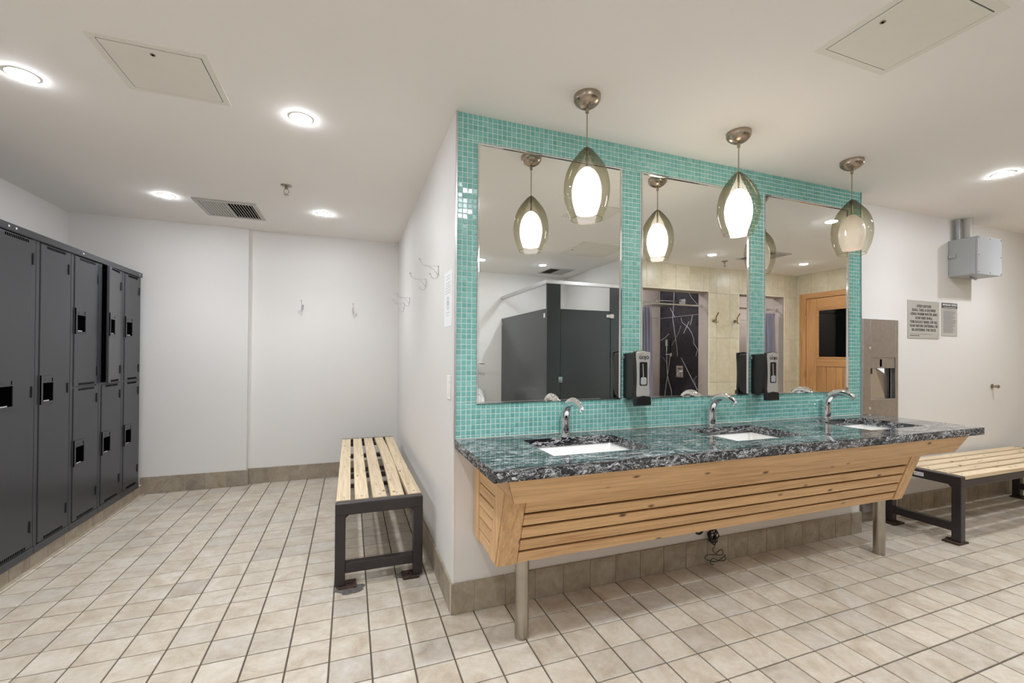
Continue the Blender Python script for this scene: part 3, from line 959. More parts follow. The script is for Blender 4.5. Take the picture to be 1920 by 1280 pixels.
# ------------------------------------------------------------------ soap dispensers
def dispenser(x, label):
    t = thing('soap_dispenser', label, 'dispenser', (x + .052, BY - .05, .985), 'soap dispensers between the mirrors')
    y1 = BY - .008
    prof = [(y1, 1.022), (y1 - .045, 1.012), (y1 - .085, 1.03), (y1 - .094, 1.06), (y1 - .098, 1.12), (y1 - .098, 1.262), (y1 - .088, 1.273), (y1, 1.268)]
    MB().prism(prof, 0, x + .004, x + .100).build('housing', 'black', t, bevel=.006, seg=3)
    def plate(hw, z0, z1, ya, yb, name, mat, bev):
        n = 12
        L, R_ = [], []
        for i in range(n + 1):
            z = z0 + (z1 - z0) * i / n
            s = (z - .985) / .298
            w = hw - .0085 * math.sin(PI * min(max((s - .05) / .95, 0), 1)) + (.0 if z < 1.24 else (z - 1.24) * .05)
            if i == 0 or i == n: w -= .004
            L.append((x + .052 - w, z)); R_.append((x + .052 + w, z))
        MB().prism(L + [(x + .052, z1 + .006)] + R_[::-1], 1, ya, yb).build(name, mat, t, bevel=bev, seg=2)
    plate(.052, .986, 1.279, y1 - .112, y1 - .094, 'front_shell', 'black', .003)
    plate(.047, 1.036, 1.275, y1 - .119, y1 - .111, 'face_plate', 'silver_plastic', .002)
    plate(.049, .988, 1.036, y1 - .124, y1 - .108, 'push_bar', 'black', .004)
    zc0, zc1 = 1.095, 1.222
    def rr(hw, z0, z1, r):
        c = x + .052
        return arc((c + hw - r, z0 + r), r, -90, 0, 4) + arc((c + hw - r, z1 - r), r, 0, 90, 4) + arc((c - hw + r, z1 - r), r, 90, 180, 4) + arc((c - hw + r, z0 + r), r, 180, 270, 4)
    MB().prism(rr(.0245, zc0, zc1, .008), 1, y1 - .1205, y1 - .118).build('window', 'black', t)
    MB().prism(rr(.018, zc0 + .005, zc0 + .045, .008), 1, y1 - .1225, y1 - .120).build('soap_refill', 'grey_box', t, bevel=.001)
    MB().tube([(x + .05, y1 - .1215, zc0 + .045), (x + .047, y1 - .1215, zc1 - .01)], .0022, 8).build('refill_tube', 'silver_plastic', t)
    text_mesh('logo', 'GOJO', .024, 'ink', t, (x + .055, y1 - .1196, 1.238), (1, 0, 0), (0, 0, 1), bold=.0005)
    m_ = MB().tube(smooth_path([(x + .028, y1 - .1196, 1.262), (x + .036, y1 - .1196, 1.2655), (x + .05, y1 - .1196, 1.2665)], 4), .0006, 5)
    m_.build('logo_swoosh', 'ink', t)
    MB().box(x + .002, x + .012, y1 - .012, y1 - .004, 1.24, 1.255).build('wall_clip', 'silver_plastic', t)
    return t
dispenser(1.425, 'black and silver soap dispenser on the mosaic strip beside the first mirror')
dispenser(2.378, 'black and silver soap dispenser on the mosaic strip before the third mirror')

# ------------------------------------------------------------------ pendant lamps
pl = ['glowing smoked glass pendant nearest the side wall, first of three over the counter',
      'brightest smoked glass pendant lamp, middle of three over the counter',
      'unlit smoked glass pendant lamp with cream inner shade at the counter\'s far end']
OUTP = [(.004, 2.207), (.018, 2.197), (.031, 2.184), (.050, 2.161), (.072, 2.131), (.086, 2.104), (.0955, 2.077), (.1025, 2.041), (.1045, 2.007), (.101, 1.967), (.0915, 1.927), (.079, 1.894), (.070, 1.874)]
INP = [(.001, 2.117), (.016, 2.111), (.030, 2.100), (.042, 2.087), (.054, 2.066), (.061, 2.044), (.0655, 2.020), (.067, 1.999), (.0655, 1.971), (.061, 1.945), (.055, 1.924), (.047, 1.902)]
def refine(pr, n=3):
    p = smooth_path([(a, 0, b) for a, b in pr], n)
    return [(max(v.x, .0005), v.z) for v in p]
for k, (cx, cy) in enumerate(((1.003, 1.752), (1.918, 1.755), (2.83, 1.765))):
    t = thing('pendant_lamp', pl[k], 'lamp', (cx, cy, 1.87), 'pendant lamps over the counter')
    up = (0, .027, 0)[k]
    U = lambda pr: [(a_, b_ + up) for a_, b_ in pr]
    MB().lathe([(.061, H), (.061, H - .020), (.056, H - .030), (.044, H - .042), (.028, H - .052), (.010, H - .057)], (cx, cy, 0), 40).build('canopy', 'nickel', t, smooth=True, auto=.7)
    MB().lathe([(.008, H - .056), (.008, H - .078), (.005, H - .080)], (cx, cy, 0), 16).lathe([(.0028, H - .079), (.0028, 2.20 + up)], (cx, cy, 0), 10).build('rod', 'nickel', t, smooth=True, auto=.6)
    sh = MB().lathe(U(refine(OUTP)), (cx, cy, 0), 48, cap=False).build('glass_shade', 'smoke_glass', t, smooth=True)
    inn = MB().lathe(U(refine(INP)), (cx, cy, 0), 40, cap=False).build('inner_shade', 'opal%d' % k, t, smooth=True)
    MB().lathe(U([(.0045, 2.205), (.0045, 2.12), (.010, 2.117), (.012, 2.111)]), (cx, cy, 0), 16).build('stem_cap', 'nickel', t, smooth=True, auto=.6)
    MB().lathe(U([(.0715, 1.873), (.0712, 1.8755), (.0695, 1.8755), (.0695, 1.873)]), (cx, cy, 0), 48, cap=False).build('shade_rim', 'smoke_glass', t, smooth=True)
    # small air bubbles set in the glass
    m_ = MB()
    rb = random.Random(40 + k)
    for q in range(26):
        z = rb.uniform(1.90, 2.02)
        r_ = 0
        for (ra, za), (rb_, zb) in zip(OUTP[:-1], OUTP[1:]):
            if zb <= z <= za: r_ = ra + (rb_ - ra) * (za - z) / (za - zb)
        an = rb.uniform(0, 2 * PI)
        s = rb.uniform(.0008, .0018)
        z += up
        px, py = cx + (r_ - .003) * math.cos(an), cy + (r_ - .003) * math.sin(an)
        m_.add([(px + s, py, z), (px, py + s, z), (px - s, py, z), (px, py - s, z), (px, py, z + s * 1.6), (px, py, z - s * 1.6)], [(0, 1, 4), (1, 2, 4), (2, 3, 4), (3, 0, 4), (1, 0, 5), (2, 1, 5), (3, 2, 5), (0, 3, 5)])
    o = m_.build('glass_bubbles', 'white_ceramic', t)
    o['kind'] = 'stuff'

# ------------------------------------------------------------------ recessed downlights
DL = [((-1.33, 2.476), 'round ceiling downlight above the lockers, nearest to the square access hatch'),
      ((-.246, 2.43), 'round ceiling downlight between the square hatch and the mosaic corner'),
      ((-1.32, 4.0), 'round ceiling downlight beside the ceiling vent, on the locker side'),
      ((-.226, 4.03), 'round ceiling downlight near the back wall, over the slatted bench'),
      ((3.93, 1.545), 'round ceiling downlight in front of the grey electrical box'),
      ((1.518, -1.09), 'round ceiling downlight seen in the first mirror at its edge, over the urinal'),
      ((2.362, -1.10), 'round ceiling downlight seen in the first mirror, above the black stall'),
      ((3.945, .185), 'round ceiling downlight seen in the middle mirror, before the marble shower'),
      ((5.414, .215), 'round ceiling downlight seen in the third mirror, before the wooden door'),
      ((5.17, 1.55), 'round ceiling downlight above the far part of the bench beyond the counter'),
      ((2.89, .49), 'round ceiling downlight hidden in the second mirror behind a pendant\'s reflection'),
      ((.84, .80), 'added unseen round ceiling downlight in the open floor before the first mirror'),  # out of view, added to light the floor and vanity front
      ((-1.33, .9), 'added unseen round ceiling downlight behind the camera, beside the locker wall'),  # unseen lamp added for overall brightness
      ((-.246, .85), 'added unseen round ceiling downlight directly above the open floor near the camera'),  # added above the view for brightness; fits the vanity's floor shadow
      ((-1.33, -.9), 'added unseen round ceiling downlight in the rear corner by the locker wall'),  # added behind the view as extra room light
      ((.2, -1.09), 'added unseen round ceiling downlight by the rear wall, beyond the urinal'),  # another unseen lamp, added to raise the room's brightness
      ((3.95, -1.0), 'added unseen round ceiling downlight inside the marble-lined shower'),  # unseen, added to brighten this shower's interior
      ((5.42, -1.0), 'added unseen round ceiling downlight inside the shower near the wooden door')]  # also added out of sight, to light the second shower
proto = None
for (x, y), lab in DL:
    if proto is None:
        t = thing('ceiling_downlight', lab, 'light', (x, y, H), 'recessed ceiling downlights')
        MB().lathe([(.056, H), (.056, H - .0012), (.053, H - .0026), (.0455, H - .0026), (.0455, H)], (x, y, 0), 40, cap=False).build('trim_ring', 'white_plastic', t, smooth=True)
        MB().lathe([(.045, H - .0026), (.044, H - .005), (.038, H - .0075), (.026, H - .009), (.001, H - .010)], (x, y, 0), 24).build('diffuser', 'led', t, smooth=True)
        ld = bpy.data.lights.new('downlight_beam', 'SPOT')
        ld.energy = DOWNLIGHT_BEAM
        ld.color = (0.91, 0.955, 1.0)
        ld.spot_size = math.radians(125)
        ld.spot_blend = 1.0
        ld.shadow_soft_size = 0.035
        lo = bpy.data.objects.new('downlight_beam', ld)
        COL.objects.link(lo)
        lo.parent = t
        lo.location = (0, 0, -.05)
        proto = t
    else:
        c_ = copy_tree(proto, (x - proto.location.x, y - proto.location.y, 0), lab)
        if (x, y) in ((2.89, .49), (.84, .80)):
            for ch in c_.children:
                if ch.type == 'LIGHT':
                    ch.data = ch.data.copy()
                    ch.data.energy = STRONG_BEAM

# ------------------------------------------------------------------ ceiling hatches, vents, sprinklers
def hatch(x0, x1, y0, y1, label, latch):
    t = thing('access_hatch', label, 'hatch', ((x0 + x1) / 2, (y0 + y1) / 2, H), 'ceiling access hatches')
    w, z0 = .026, H - .003
    MB().box(x0, x0 + w, y0, y1, z0, H).box(x1 - w, x1, y0, y1, z0, H).box(x0 + w, x1 - w, y0, y0 + w, z0, H).box(x0 + w, x1 - w, y1 - w, y1, z0, H).build('hatch_frame', 'panel_paint', t)
    g = .0034
    MB().box(x0 + w + g, x1 - w - g, y0 + w + g, y1 - w - g, z0 - .001, H - .0008).build('hatch_door', 'panel_paint', t)
    MB().box(x0 + w, x1 - w, y0 + w, y1 - w, H - .0006, H - .0001).build('shadow_gap', 'void', t)
    MB().lathe([(.009, z0 - .0035), (.009, z0 - .001)], (latch[0], latch[1], 0), 16).build('latch', 'nickel', t, smooth=True, auto=.6)
    MB().lathe([(.004, z0 - .0042), (.004, z0 - .0035)], (latch[0], latch[1], 0), 10).build('keyhole', 'void', t)
hatch(-.940, -.548, 2.05, 2.43, 'square painted access hatch in the ceiling above the locker aisle', (-.747, 2.116))
hatch(1.675, 2.078, .80, 1.182, 'square painted access hatch in the ceiling near the pendant lamps', (1.746, .989))
hatch(2.26, 2.86, -.45, .17, 'large painted access hatch in the ceiling, seen in the first mirror', (2.318, -.198))

def vent(x0, x1, y0, y1, label):
    t = thing('ceiling_vent', label, 'vent', ((x0 + x1) / 2, (y0 + y1) / 2, H), 'ceiling air vents')
    w = .034
    z0 = H - .010
    def fr(a0, a1, b0, b1): return MB().box(a0, a1, b0, b1, z0, H)
    m_ = MB()
    for q in ((x0, x0 + w, y0, y1), (x1 - w, x1, y0, y1), (x0 + w, x1 - w, y0, y0 + w), (x0 + w, x1 - w, y1 - w, y1)):
        m_.box(q[0], q[1], q[2], q[3], z0, H)
    m_.build('vent_frame', 'louvre_grey', t, bevel=.002, seg=1)
    MB().box(x0 + w, x1 - w, y0 + w, y1 - w, H - .0012, H - .0004).build('duct_opening', 'void', t)
    n = 18
    xm = (x0 + x1) / 2
    for i in range(n):
        cx = x0 + w + (x1 - x0 - 2 * w) * (i + .5) / n
        s = -1 if cx < xm else 1
        dx = .0075
        za, zb = z0 + .001, H - .002
        MB().hexa([(cx - s * dx - .0008, y0 + w, zb), (cx - s * dx + .0008, y0 + w, zb), (cx - s * dx + .0008, y1 - w, zb), (cx - s * dx - .0008, y1 - w, zb),
                   (cx + s * dx * .4 - .0008, y0 + w, za), (cx + s * dx * .4 + .0008, y0 + w, za), (cx + s * dx * .4 + .0008, y1 - w, za), (cx + s * dx * .4 - .0008, y1 - w, za)]).build('vent_slat', 'louvre_grey', t)
    MB().box(xm - .006, xm + .006, y0 + w, y1 - w, z0, H - .001).build('centre_bar', 'louvre_grey', t)
vent(-1.156, -.718, 3.963, 4.405, 'square grey ceiling vent near the back wall above the locker aisle')
vent(2.51, 2.90, -1.62, -1.21, 'square ceiling vent above the black toilet stall')
vent(4.36, 4.75, .13, .56, 'square ceiling vent in front of the marble shower, partly behind a pendant\'s reflection')

def sprinkler(x, y, label):
    t = thing('fire_sprinkler', label, 'sprinkler', (x, y, H), 'ceiling fire sprinklers')
    MB().lathe([(.038, H), (.038, H - .003), (.034, H - .006), (.018, H - .012), (.012, H - .014)], (x, y, 0), 32).build('escutcheon', 'leg_steel', t, smooth=True, auto=.7)
    MB().lathe([(.010, H - .012), (.010, H - .026), (.006, H - .028)], (x, y, 0), 16).build('body', 'nickel', t, smooth=True, auto=.6)
    m_ = MB()
    for s in (-1, 1):
        m_.tube(smooth_path([(x + s * .009, y, H - .024), (x + s * .015, y, H - .038), (x + s * .013, y, H - .052), (x, y, H - .061)], 4), .0026, 8)
    m_.build('yoke', 'nickel', t, smooth=True)
    MB().lathe([(.003, H - .028), (.003, H - .058)], (x, y, 0), 8).build('bulb', 'chrome', t)
    m_ = MB().lathe([(.006, H - .060), (.006, H - .064)], (x, y, 0), 12)
    for q in range(12):
        a = 2 * PI * q / 12
        c, s = math.cos(a), math.sin(a)
        m_.hexa([(x + c * .005 - s * .0022, y + s * .005 + c * .0022, H - .064), (x + c * .017 - s * .003, y + s * .017 + c * .003, H - .066), (x + c * .017 + s * .003, y + s * .017 - c * .003, H - .066), (x + c * .005 + s * .0022, y + s * .005 - c * .0022, H - .064),
                 (x + c * .005 - s * .0022, y + s * .005 + c * .0022, H - .0625), (x + c * .017 - s * .003, y + s * .017 + c * .003, H - .0645), (x + c * .017 + s * .003, y + s * .017 - c * .003, H - .0645), (x + c * .005 + s * .0022, y + s * .005 - c * .0022, H - .0625)])
    m_.build('deflector', 'nickel', t)
sprinkler(-.438, 3.448, 'steel fire sprinkler on the ceiling over the slatted bench')
sprinkler(4.365, -.035, 'steel fire sprinkler seen in the middle mirror, before the marble shower')

# ------------------------------------------------------------------ lockers
LX = -1.715
LB, LT = .087, 1.935
struct(MB().box(XL, LX - .012, 2.3, YB - .05, 0, LB - .001), 'trim_2', 'caulk')
pl_ = bpy.data.objects['trim_2']
u = YB - .05
while u > 2.32:
    MB().box(LX - .012, LX - .003, u - PX + .0015, u - .0015, .001, LB - .002).build('plinth_tile', 'base_tile', pl_)
    u -= PX
MB().hexa([(LX - .003, 2.3, 0), (LX + .006, 2.3, 0), (LX + .006, YB - .05, 0), (LX - .003, YB - .05, 0), (LX - .003, 2.3, .012), (LX, 2.3, .012), (LX, YB - .05, .012), (LX - .003, YB - .05, .012)]).build('sealant', 'base_tile', pl_)

def locker_handle(par, y0, zc, x=LX, f=None):
    """recessed pocket handle near the hinge-free edge; y0 = near edge of plate"""
    pw, ph = .125, .165
    z0, z1 = zc - ph / 2, zc + ph / 2
    h = MB()
    a = x + .0085
    t_ = .004
    cz0, cz1, cy0, cy1 = z0 + .012, z1 - .043, y0 + .018, y0 + pw - .012
    h.box(a - t_, a, y0, y0 + pw, z0, cz0).box(a - t_, a, y0, y0 + pw, cz1, z1).box(a - t_, a, y0, cy0, cz0, cz1).box(a - t_, a, cy1, y0 + pw, cz0, cz1)
    ho = h.build('handle', 'locker', par, bevel=.0008, seg=1)
    MB().box(x + .0030, x + .0044, cy0, cy1, cz0, cz1).build('pocket_shade', 'void', ho)  # shallow plate painted black for the shaded depth of the pocket
    MB().box(a - .002, a + .0022, cy0, cy0 + .05, cz0 + .002, cz0 + .008).build('latch_tab', 'chrome', ho)
    MB().box(a, a + .0009, y0 + .030, y0 + .095, z1 - .034, z1 - .014).build('number_plate', 'locker', ho)
    MB().box(a, a + .0012, y0 + .098, y0 + .104, z1 - .036, z1 - .014).build('plate_slot', 'void', ho)
    MB().box(a - .004, a + .001, y0 - .004, y0, z0 - .004, z1 + .004).build('latch_edge', 'void', ho)
    return ho

def slots(par, ya, yb, z, n=14, h=.016):
    m_ = MB()
    for i in range(n):
        yy = ya + (yb - ya) * (i + .5) / n
        m_.box(LX + .0035, LX + .0047, yy - .0035, yy + .0035, z, z + h)
    m_.build('louvre_slots', 'void', par)

def locker(y0, y1, tiers, label, open_top=0.0):
    t = thing('locker', label, 'locker', (XL + .27, (y0 + y1) / 2, LB), 'dark grey lockers along the side wall')
    xb = XL + .02
    m_ = MB()
    g = .001
    m_.box(xb, LX - .002, y0 + g, y0 + .004, LB, LT).box(xb, LX - .002, y1 - .004, y1 - g, LB, LT).box(xb, xb + .003, y0 + .004, y1 - .004, LB, LT)
    m_.box(xb + .003, LX - .002, y0 + .004, y1 - .004, LT - .006, LT - .003).box(xb + .003, LX - .03, y0 + .004, y1 - .004, LB + .045, LB + .048)
    if tiers == 2: m_.box(xb + .003, LX - .006, y0 + .004, y1 - .004, 1.018, 1.024)
    m_.build('carcass', 'locker_dark', t)
    # face frame: stiles, rails
    f = MB()
    f.box(LX - .018, LX, y0 + g, y0 + .034, LB + .042, LT - .036).box(LX - .018, LX, y1 - .034, y1 - g, LB + .042, LT - .036)
    f.build('stiles', 'locker', t, bevel=.003, seg=2)
    MB().box(LX - .02, LX + .005, y0 + g, y1 - g, LB, LB + .043).build('bottom_rail', 'locker', t, bevel=.002, seg=1)
    MB().box(LX - .02, LX + .005, y0 + g, y1 - g, LT - .036, LT).build('top_rail', 'locker', t, bevel=.002, seg=1)
    if tiers == 2: MB().box(LX - .018, LX - .004, y0 + .034, y1 - .034, 1.008, 1.034).build('middle_rail', 'locker', t)
    doors = [(LB + .046, LT - .040)] if tiers == 1 else [(LB + .046, 1.019), (1.024, LT - .040)]
    hz = {1: [1.03], 2: [.582, 1.461]}[tiers]
    for k, (za, zb) in enumerate(doors):
        ya, yb = y0 + .0365, y1 - .0365
        opened = open_top if (k == len(doors) - 1) else 0
        d = MB().box(LX - .012, LX + .004, ya, yb, za + .002, zb - .002).build('locker_door', 'locker', t, bevel=.0025, seg=2)
        if opened:
            # rotate the door about its far (hinge) edge, with everything fixed to it
            base = ORG[t.name]
            Rm = Matrix.Translation(Vector((LX, yb, 0)) - base) @ Matrix.Rotation(opened, 4, 'Z') @ Matrix.Translation(-(Vector((LX, yb, 0)) - base))
            d.matrix_local = Rm
        locker_handle(d, ya + .006, hz[k])
        slots(d, ya + .05, yb - .03, zb - .024)
        slots(d, ya + .05, yb - .03, za + .007)
        hs = [1.785, 1.025, .255] if tiers == 1 else ([.93, .265] if k == 0 else [1.775, 1.12])
        for hz_ in hs:
            MB().box(LX + .001, LX + .010, yb - .003, yb + .009, hz_ - .033, hz_ + .033).build('hinge', 'black', t if opened else d, bevel=.002, seg=2)
    return t
YL = [2.985, 3.327, 3.665, 4.012, 4.348, 4.665]
ll = ['tall single-door dark grey locker cut off by the picture edge, nearest the camera',
      'tall single-door dark grey locker next to the two-tier lockers',
      'two-tier dark grey locker with both doors shut, beside the one standing ajar',
      'two-tier dark grey locker whose upper door stands ajar',
      'two-tier dark grey locker nearest the back wall, narrowest in view']
for i in range(5):
    locker(YL[i], YL[i + 1], 1 if i < 2 else 2, ll[i], math.radians(8) if i == 3 else 0)
locker(2.645, 2.985, 1, 'tall single-door dark grey locker just outside the picture edge')
# continuous top capping with a few bright rivet holes
cap = MB().box(XL + .03, LX + .008, 2.62, 4.672, LT + .0005, LT + .004).box(LX - .003 + .0085, LX + .0115, 2.62, 4.672, LT - .034, LT + .004).build('locker_capping', 'locker', None, bevel=.001, seg=1)
tag(cap, 'long dark grey metal capping strip running along the locker tops', 'capping')
for yy in (3.09, 3.145, 3.78, 4.62):
    MB().lathe([(.006, LX + .0113), (.006, LX + .0122)], (0, yy, LT - .014), 12, axis=0).build('rivet', 'white_ink', cap)
tag(MB().box(XL + .05, LX - .002, 4.667, 4.672, LB, LT).build('locker_end_panel', 'locker', None), 'dark grey end panel closing the locker row by the back wall', 'panel')

# ------------------------------------------------------------------ slatted benches
def bench(name, axis, label, a0, a1, b0, b1, sticker=False, warp=False):
    """slats run along axis 1 (y) for the first bench, axis 0 for the second; a = along, b = across"""
    def P3(a, b, z): return (b, a, z) if axis == 1 else (a, b, z)
    def bx(a, a2, b, b2, z, z2):
        m = MB()
        if axis == 1: m.box(b, b2, a, a2, z, z2)
        else: m.box(a, a2, b, b2, z, z2)
        return m
    c = P3((a0 + a1) / 2, (b0 + b1) / 2, 0)
    t = thing(name, label, 'bench', c)
    ZT = .453
    for e, (p, q) in enumerate(((a0, a0 + .052), (a1 - .052, a1))):
        bx(p, q, b0, b0 + .053, .012, ZT - .062).build('leg', 'bronze', t, bevel=.004)
        bx(p, q, b1 - .053, b1, .012, ZT - .062).build('leg', 'bronze', t, bevel=.004)
        bx(p, q, b0, b1, ZT - .064, ZT).build('end_rail', 'bronze', t, bevel=.006, seg=3)
        bx(p + .004, q - .004, b0 + .053, b1 - .053, .077, .131).build('stretcher', 'bronze', t, bevel=.003)
        # gusset corners, as welded
        for s, bb in ((1, b0 + .053), (-1, b1 - .053)):
            pts = [(bb, ZT - .064), (bb + s * .016, ZT - .064), (bb, ZT - .080)]
            m = MB()
            if axis == 1: m.prism(pts, 1, p + .002, q - .002)
            else: m.prism([(u_, v_) for u_, v_ in pts], 0, p + .002, q - .002)
            m.build('gusset', 'bronze', t)
        inw = 1 if e == 0 else -1
        for bb in ((b0, 1), (b1, -1)):
            pa = (p + q) / 2
            cb = bb[0] + bb[1] * .02
            m = bx(pa - .045, pa + .045, min(cb, cb + bb[1] * .09), max(cb, cb + bb[1] * .09), .0005, .012) if axis == 1 else bx(p - .03, q + .03, cb - .025 if bb[1] > 0 else cb - .07, cb + .07 if bb[1] > 0 else cb + .025, .0005, .012)
            m.build('foot_plate', 'rust', t, bevel=.002, seg=1)
            bc = P3(pa, cb + bb[1] * .062, 0)
            MB().lathe([(.011, .012), (.011, .018), (.007, .022)], (bc[0], bc[1], 0), 6).build('anchor_bolt', 'rust', t)
    # side tubes under the slats and cross members
    for bb in (b0 + .004, b1 - .034):
        bx(a0 + .052, a1 - .052, bb, bb + .03, ZT - .075, ZT - .024).build('side_rail', 'bronze', t, bevel=.003)
    am = a0 + (a1 - a0) * .42
    for aa in (a0 + .075, a0 + (a1 - a0) * .36, a0 + (a1 - a0) * .45, a0 + (a1 - a0) * .68, a1 - .12):
        bx(aa, aa + .04, b0 + .035, b1 - .035, ZT - .055, ZT - .024).build('cross_bar', 'bronze', t)
    n = 5
    W = b1 - b0 - .006
    pitch = (W + .022) / n
    wd = pitch - .022
    mat = 'pine_y' if axis == 1 else 'pine_x'
    for i in range(n):
        s0 = b0 + .003 + i * pitch
        m = MB()
        seg = 10
        vs = []
        for k in range(seg + 1):
            a = a0 + .053 + (a1 - a0 - .106) * k / seg
            bow = (.014 * math.sin(PI * k / seg) if (warp and i == 3) else 0) - (.006 * math.sin(PI * k / seg) if (warp and i == 4) else 0)
            for (bb, zz_) in ((s0, ZT - .023), (s0 + wd, ZT - .023), (s0 + wd, ZT + .004), (s0, ZT + .004)):
                vs.append(P3(a, bb + bow, zz_))
        fs = [(0, 1, 2, 3), tuple(seg * 4 + q for q in (3, 2, 1, 0))]
        for k in range(seg):
            for q in range(4):
                r = (q + 1) % 4
                fs.append((k * 4 + q, k * 4 + r, (k + 1) * 4 + r, (k + 1) * 4 + q))
        sl_ = m.add(vs, fs).build('seat_slat', mat, t, bevel=.003, seg=2)
        m = MB()
        for aa in (a0 + .095, am, a1 - .10):
            q = P3(aa, s0 + wd / 2, 0)
            m.lathe([(.0065, ZT + .0035), (.0065, ZT + .0055), (.004, ZT + .007)], (q[0], q[1], 0), 12)
        m.build('bolt_heads', 'steel', sl_)
    if sticker:
        st = MB().box(a0 - .0008, a0, b1 - .245, b1 - .188, ZT - .047, ZT - .020).build('sticker', 'paper', t)
        MB().box(a0 - .0013, a0 - .0008, b1 - .238, b1 - .212, ZT - .036, ZT - .033).box(a0 - .0013, a0 - .0008, b1 - .206, b1 - .194, ZT - .035, ZT - .030).build('print', 'ink_grey', st)
    return t
bench('slatted_bench', 1, 'pine slat bench with dark metal frame along the white side wall', 2.51, 4.43, -.072, .392, warp=True)
bench('slatted_bench', 0, 'pine slat bench with dark metal frame beyond the vanity counter', 3.85, 5.70, 1.715, 2.165, sticker=True)
# rough mortar patches round two bench feet
def patch(cx, cy, r, label, seed):
    rp = random.Random(seed)
    n = 22
    ring_ = [(cx + r * (1 + rp.uniform(-.28, .28)) * math.cos(2 * PI * i / n) * 1.15, cy + r * (1 + rp.uniform(-.25, .25)) * math.sin(2 * PI * i / n) * .8) for i in range(n)]
    m = MB()
    vs = [(x, y, .0003) for x, y in ring_] + [(cx + (x - cx) * .8, cy + (y - cy) * .8, .0045 + rp.uniform(-.001, .001)) for x, y in ring_] + [(cx, cy, .006)]
    fs = [(i, (i + 1) % n, n + (i + 1) % n, n + i) for i in range(n)] + [(n + i, n + (i + 1) % n, 2 * n) for i in range(n)]
    tag(m.add(vs, fs).build('mortar_patch', 'putty'), label, 'patch')
patch(.005, 2.497, .062, 'rough dark mortar patch around the aisle-side front foot of the bench', 5)
patch(.305, 2.55, .05, 'rough dark mortar patch around the wall-side front foot of the bench', 6)

# ------------------------------------------------------------------ coat hooks
def coat_hook(px, py, pz, n, label):
    """n = outward wall normal (unit, horizontal)"""
    N = Vector((n[0], n[1], 0)); T = Vector((-n[1], n[0], 0)); Z = Vector((0, 0, 1))
    base = Vector((px, py, pz))
    t = thing('coat_hook', label, 'hook', base, 'chrome coat hooks on the walls')
    def W(a, s, z): return base + N * a + T * s + Z * z
    ring_ = [W(.0005, s, z) for s, z in ((-.010, -.030), (.010, -.030), (.012, 0), (.010, .028), (-.010, .028), (-.012, 0))]
    ring2 = [W(.004, s * .85, z * .9) for s, z in ((-.010, -.030), (.010, -.030), (.012, 0), (.010, .028), (-.010, .028), (-.012, 0))]
    MB().add(ring_ + ring2, [(5, 4, 3, 2, 1, 0), (6, 7, 8, 9, 10, 11)] + [(i, (i + 1) % 6, 6 + (i + 1) % 6, 6 + i) for i in range(6)]).build('back_plate', 'chrome', t)
    MB().tube(smooth_path([W(.003, 0, .022), W(.04, 0, .022), W(.078, 0, .024), W(.094, 0, .034), W(.104, 0, .050)], 5), .0033, 8).build('upper_prong', 'chrome', t, smooth=True)
    MB().lathe([(.0035, 0), (.008, .006), (.007, .010), (.001, .012)], W(.105, 0, .050), 14).build('knob', 'chrome', t, smooth=True)
    MB().tube(smooth_path([W(.082, 0, .022), (W(.05, 0, .017)), W(.022, 0, -.004), W(.006, 0, -.026)], 5), .0026, 8).build('brace', 'chrome', t, smooth=True)
    MB().tube(smooth_path([W(.003, 0, -.026), W(.010, 0, -.043), W(.024, 0, -.050), W(.038, 0, -.043), W(.047, 0, -.026)], 5), .003, 8).build('lower_prong', 'chrome', t, smooth=True)
    MB().lathe([(.003, 0), (.0062, .005), (.001, .008)], W(.048, 0, -.027), 12).build('knob', 'chrome', t, smooth=True)
    return t
hl = ['chrome double coat hook nearest the mosaic corner on the side wall', 'second chrome double coat hook from the mosaic corner on the side wall',
      'third chrome double coat hook from the mosaic corner on the side wall', 'chrome double coat hook deepest along the side wall, nearest the back corner']
for (y, z), lb in zip(((2.51, 1.74), (2.955, 1.736), (3.825, 1.716), (4.22, 1.707)), hl):
    coat_hook(BX0, y, z, (-1, 0), lb)
coat_hook(-.457, YB, 1.715, (0, -1), 'chrome double coat hook on the back wall, nearer the wall\'s jog')
coat_hook(.017, YB, 1.705, (0, -1), 'chrome double coat hook on the back wall above the bench end')

# notice sheet and switch on the side wall
t = thing('paper_notice', 'faint white paper notice on the side wall beside the mosaic corner', 'notice', (BX0, 2.24, 1.40))
MB().box(BX0 - .0012, BX0, 2.15, 2.335, 1.40, 1.685).build('sheet', 'paper', t)
m_ = MB()
for z, a, b in ((1.66, 2.2, 2.29), (1.645, 2.2, 2.29), (1.625, 2.19, 2.30), (1.612, 2.2, 2.29), (1.60, 2.18, 2.30), (1.585, 2.18, 2.31), (1.572, 2.18, 2.31), (1.47, 2.2, 2.29), (1.455, 2.22, 2.27)):
    m_.box(BX0 - .0017, BX0 - .0012, a, b, z, z + .0035)
m_.build('print', 'sign_plate', t)
m_ = MB()
for zc in (1.533, 1.508):
    ring_ = [(2.24 + .02 * math.cos(2 * PI * i / 20), zc + .02 * math.sin(2 * PI * i / 20)) for i in range(20)]
    m_.tube([(BX0 - .0015, a, b) for a, b in ring_ + ring_[:1]], .001, 5, False)
m_.build('ring_symbol', 'ink_grey', t)
t = thing('light_switch', 'white rocker switch plate on the side wall near the granite counter', 'switch', (BX0, 2.19, 1.03))
MB().box(BX0 - .006, BX0, 2.155, 2.23, 1.03, 1.15).build('plate', 'white_plastic', t, bevel=.002)
MB().box(BX0 - .010, BX0 - .005, 2.176, 2.209, 1.055, 1.125).build('rocker', 'white_plastic', t, bevel=.001)

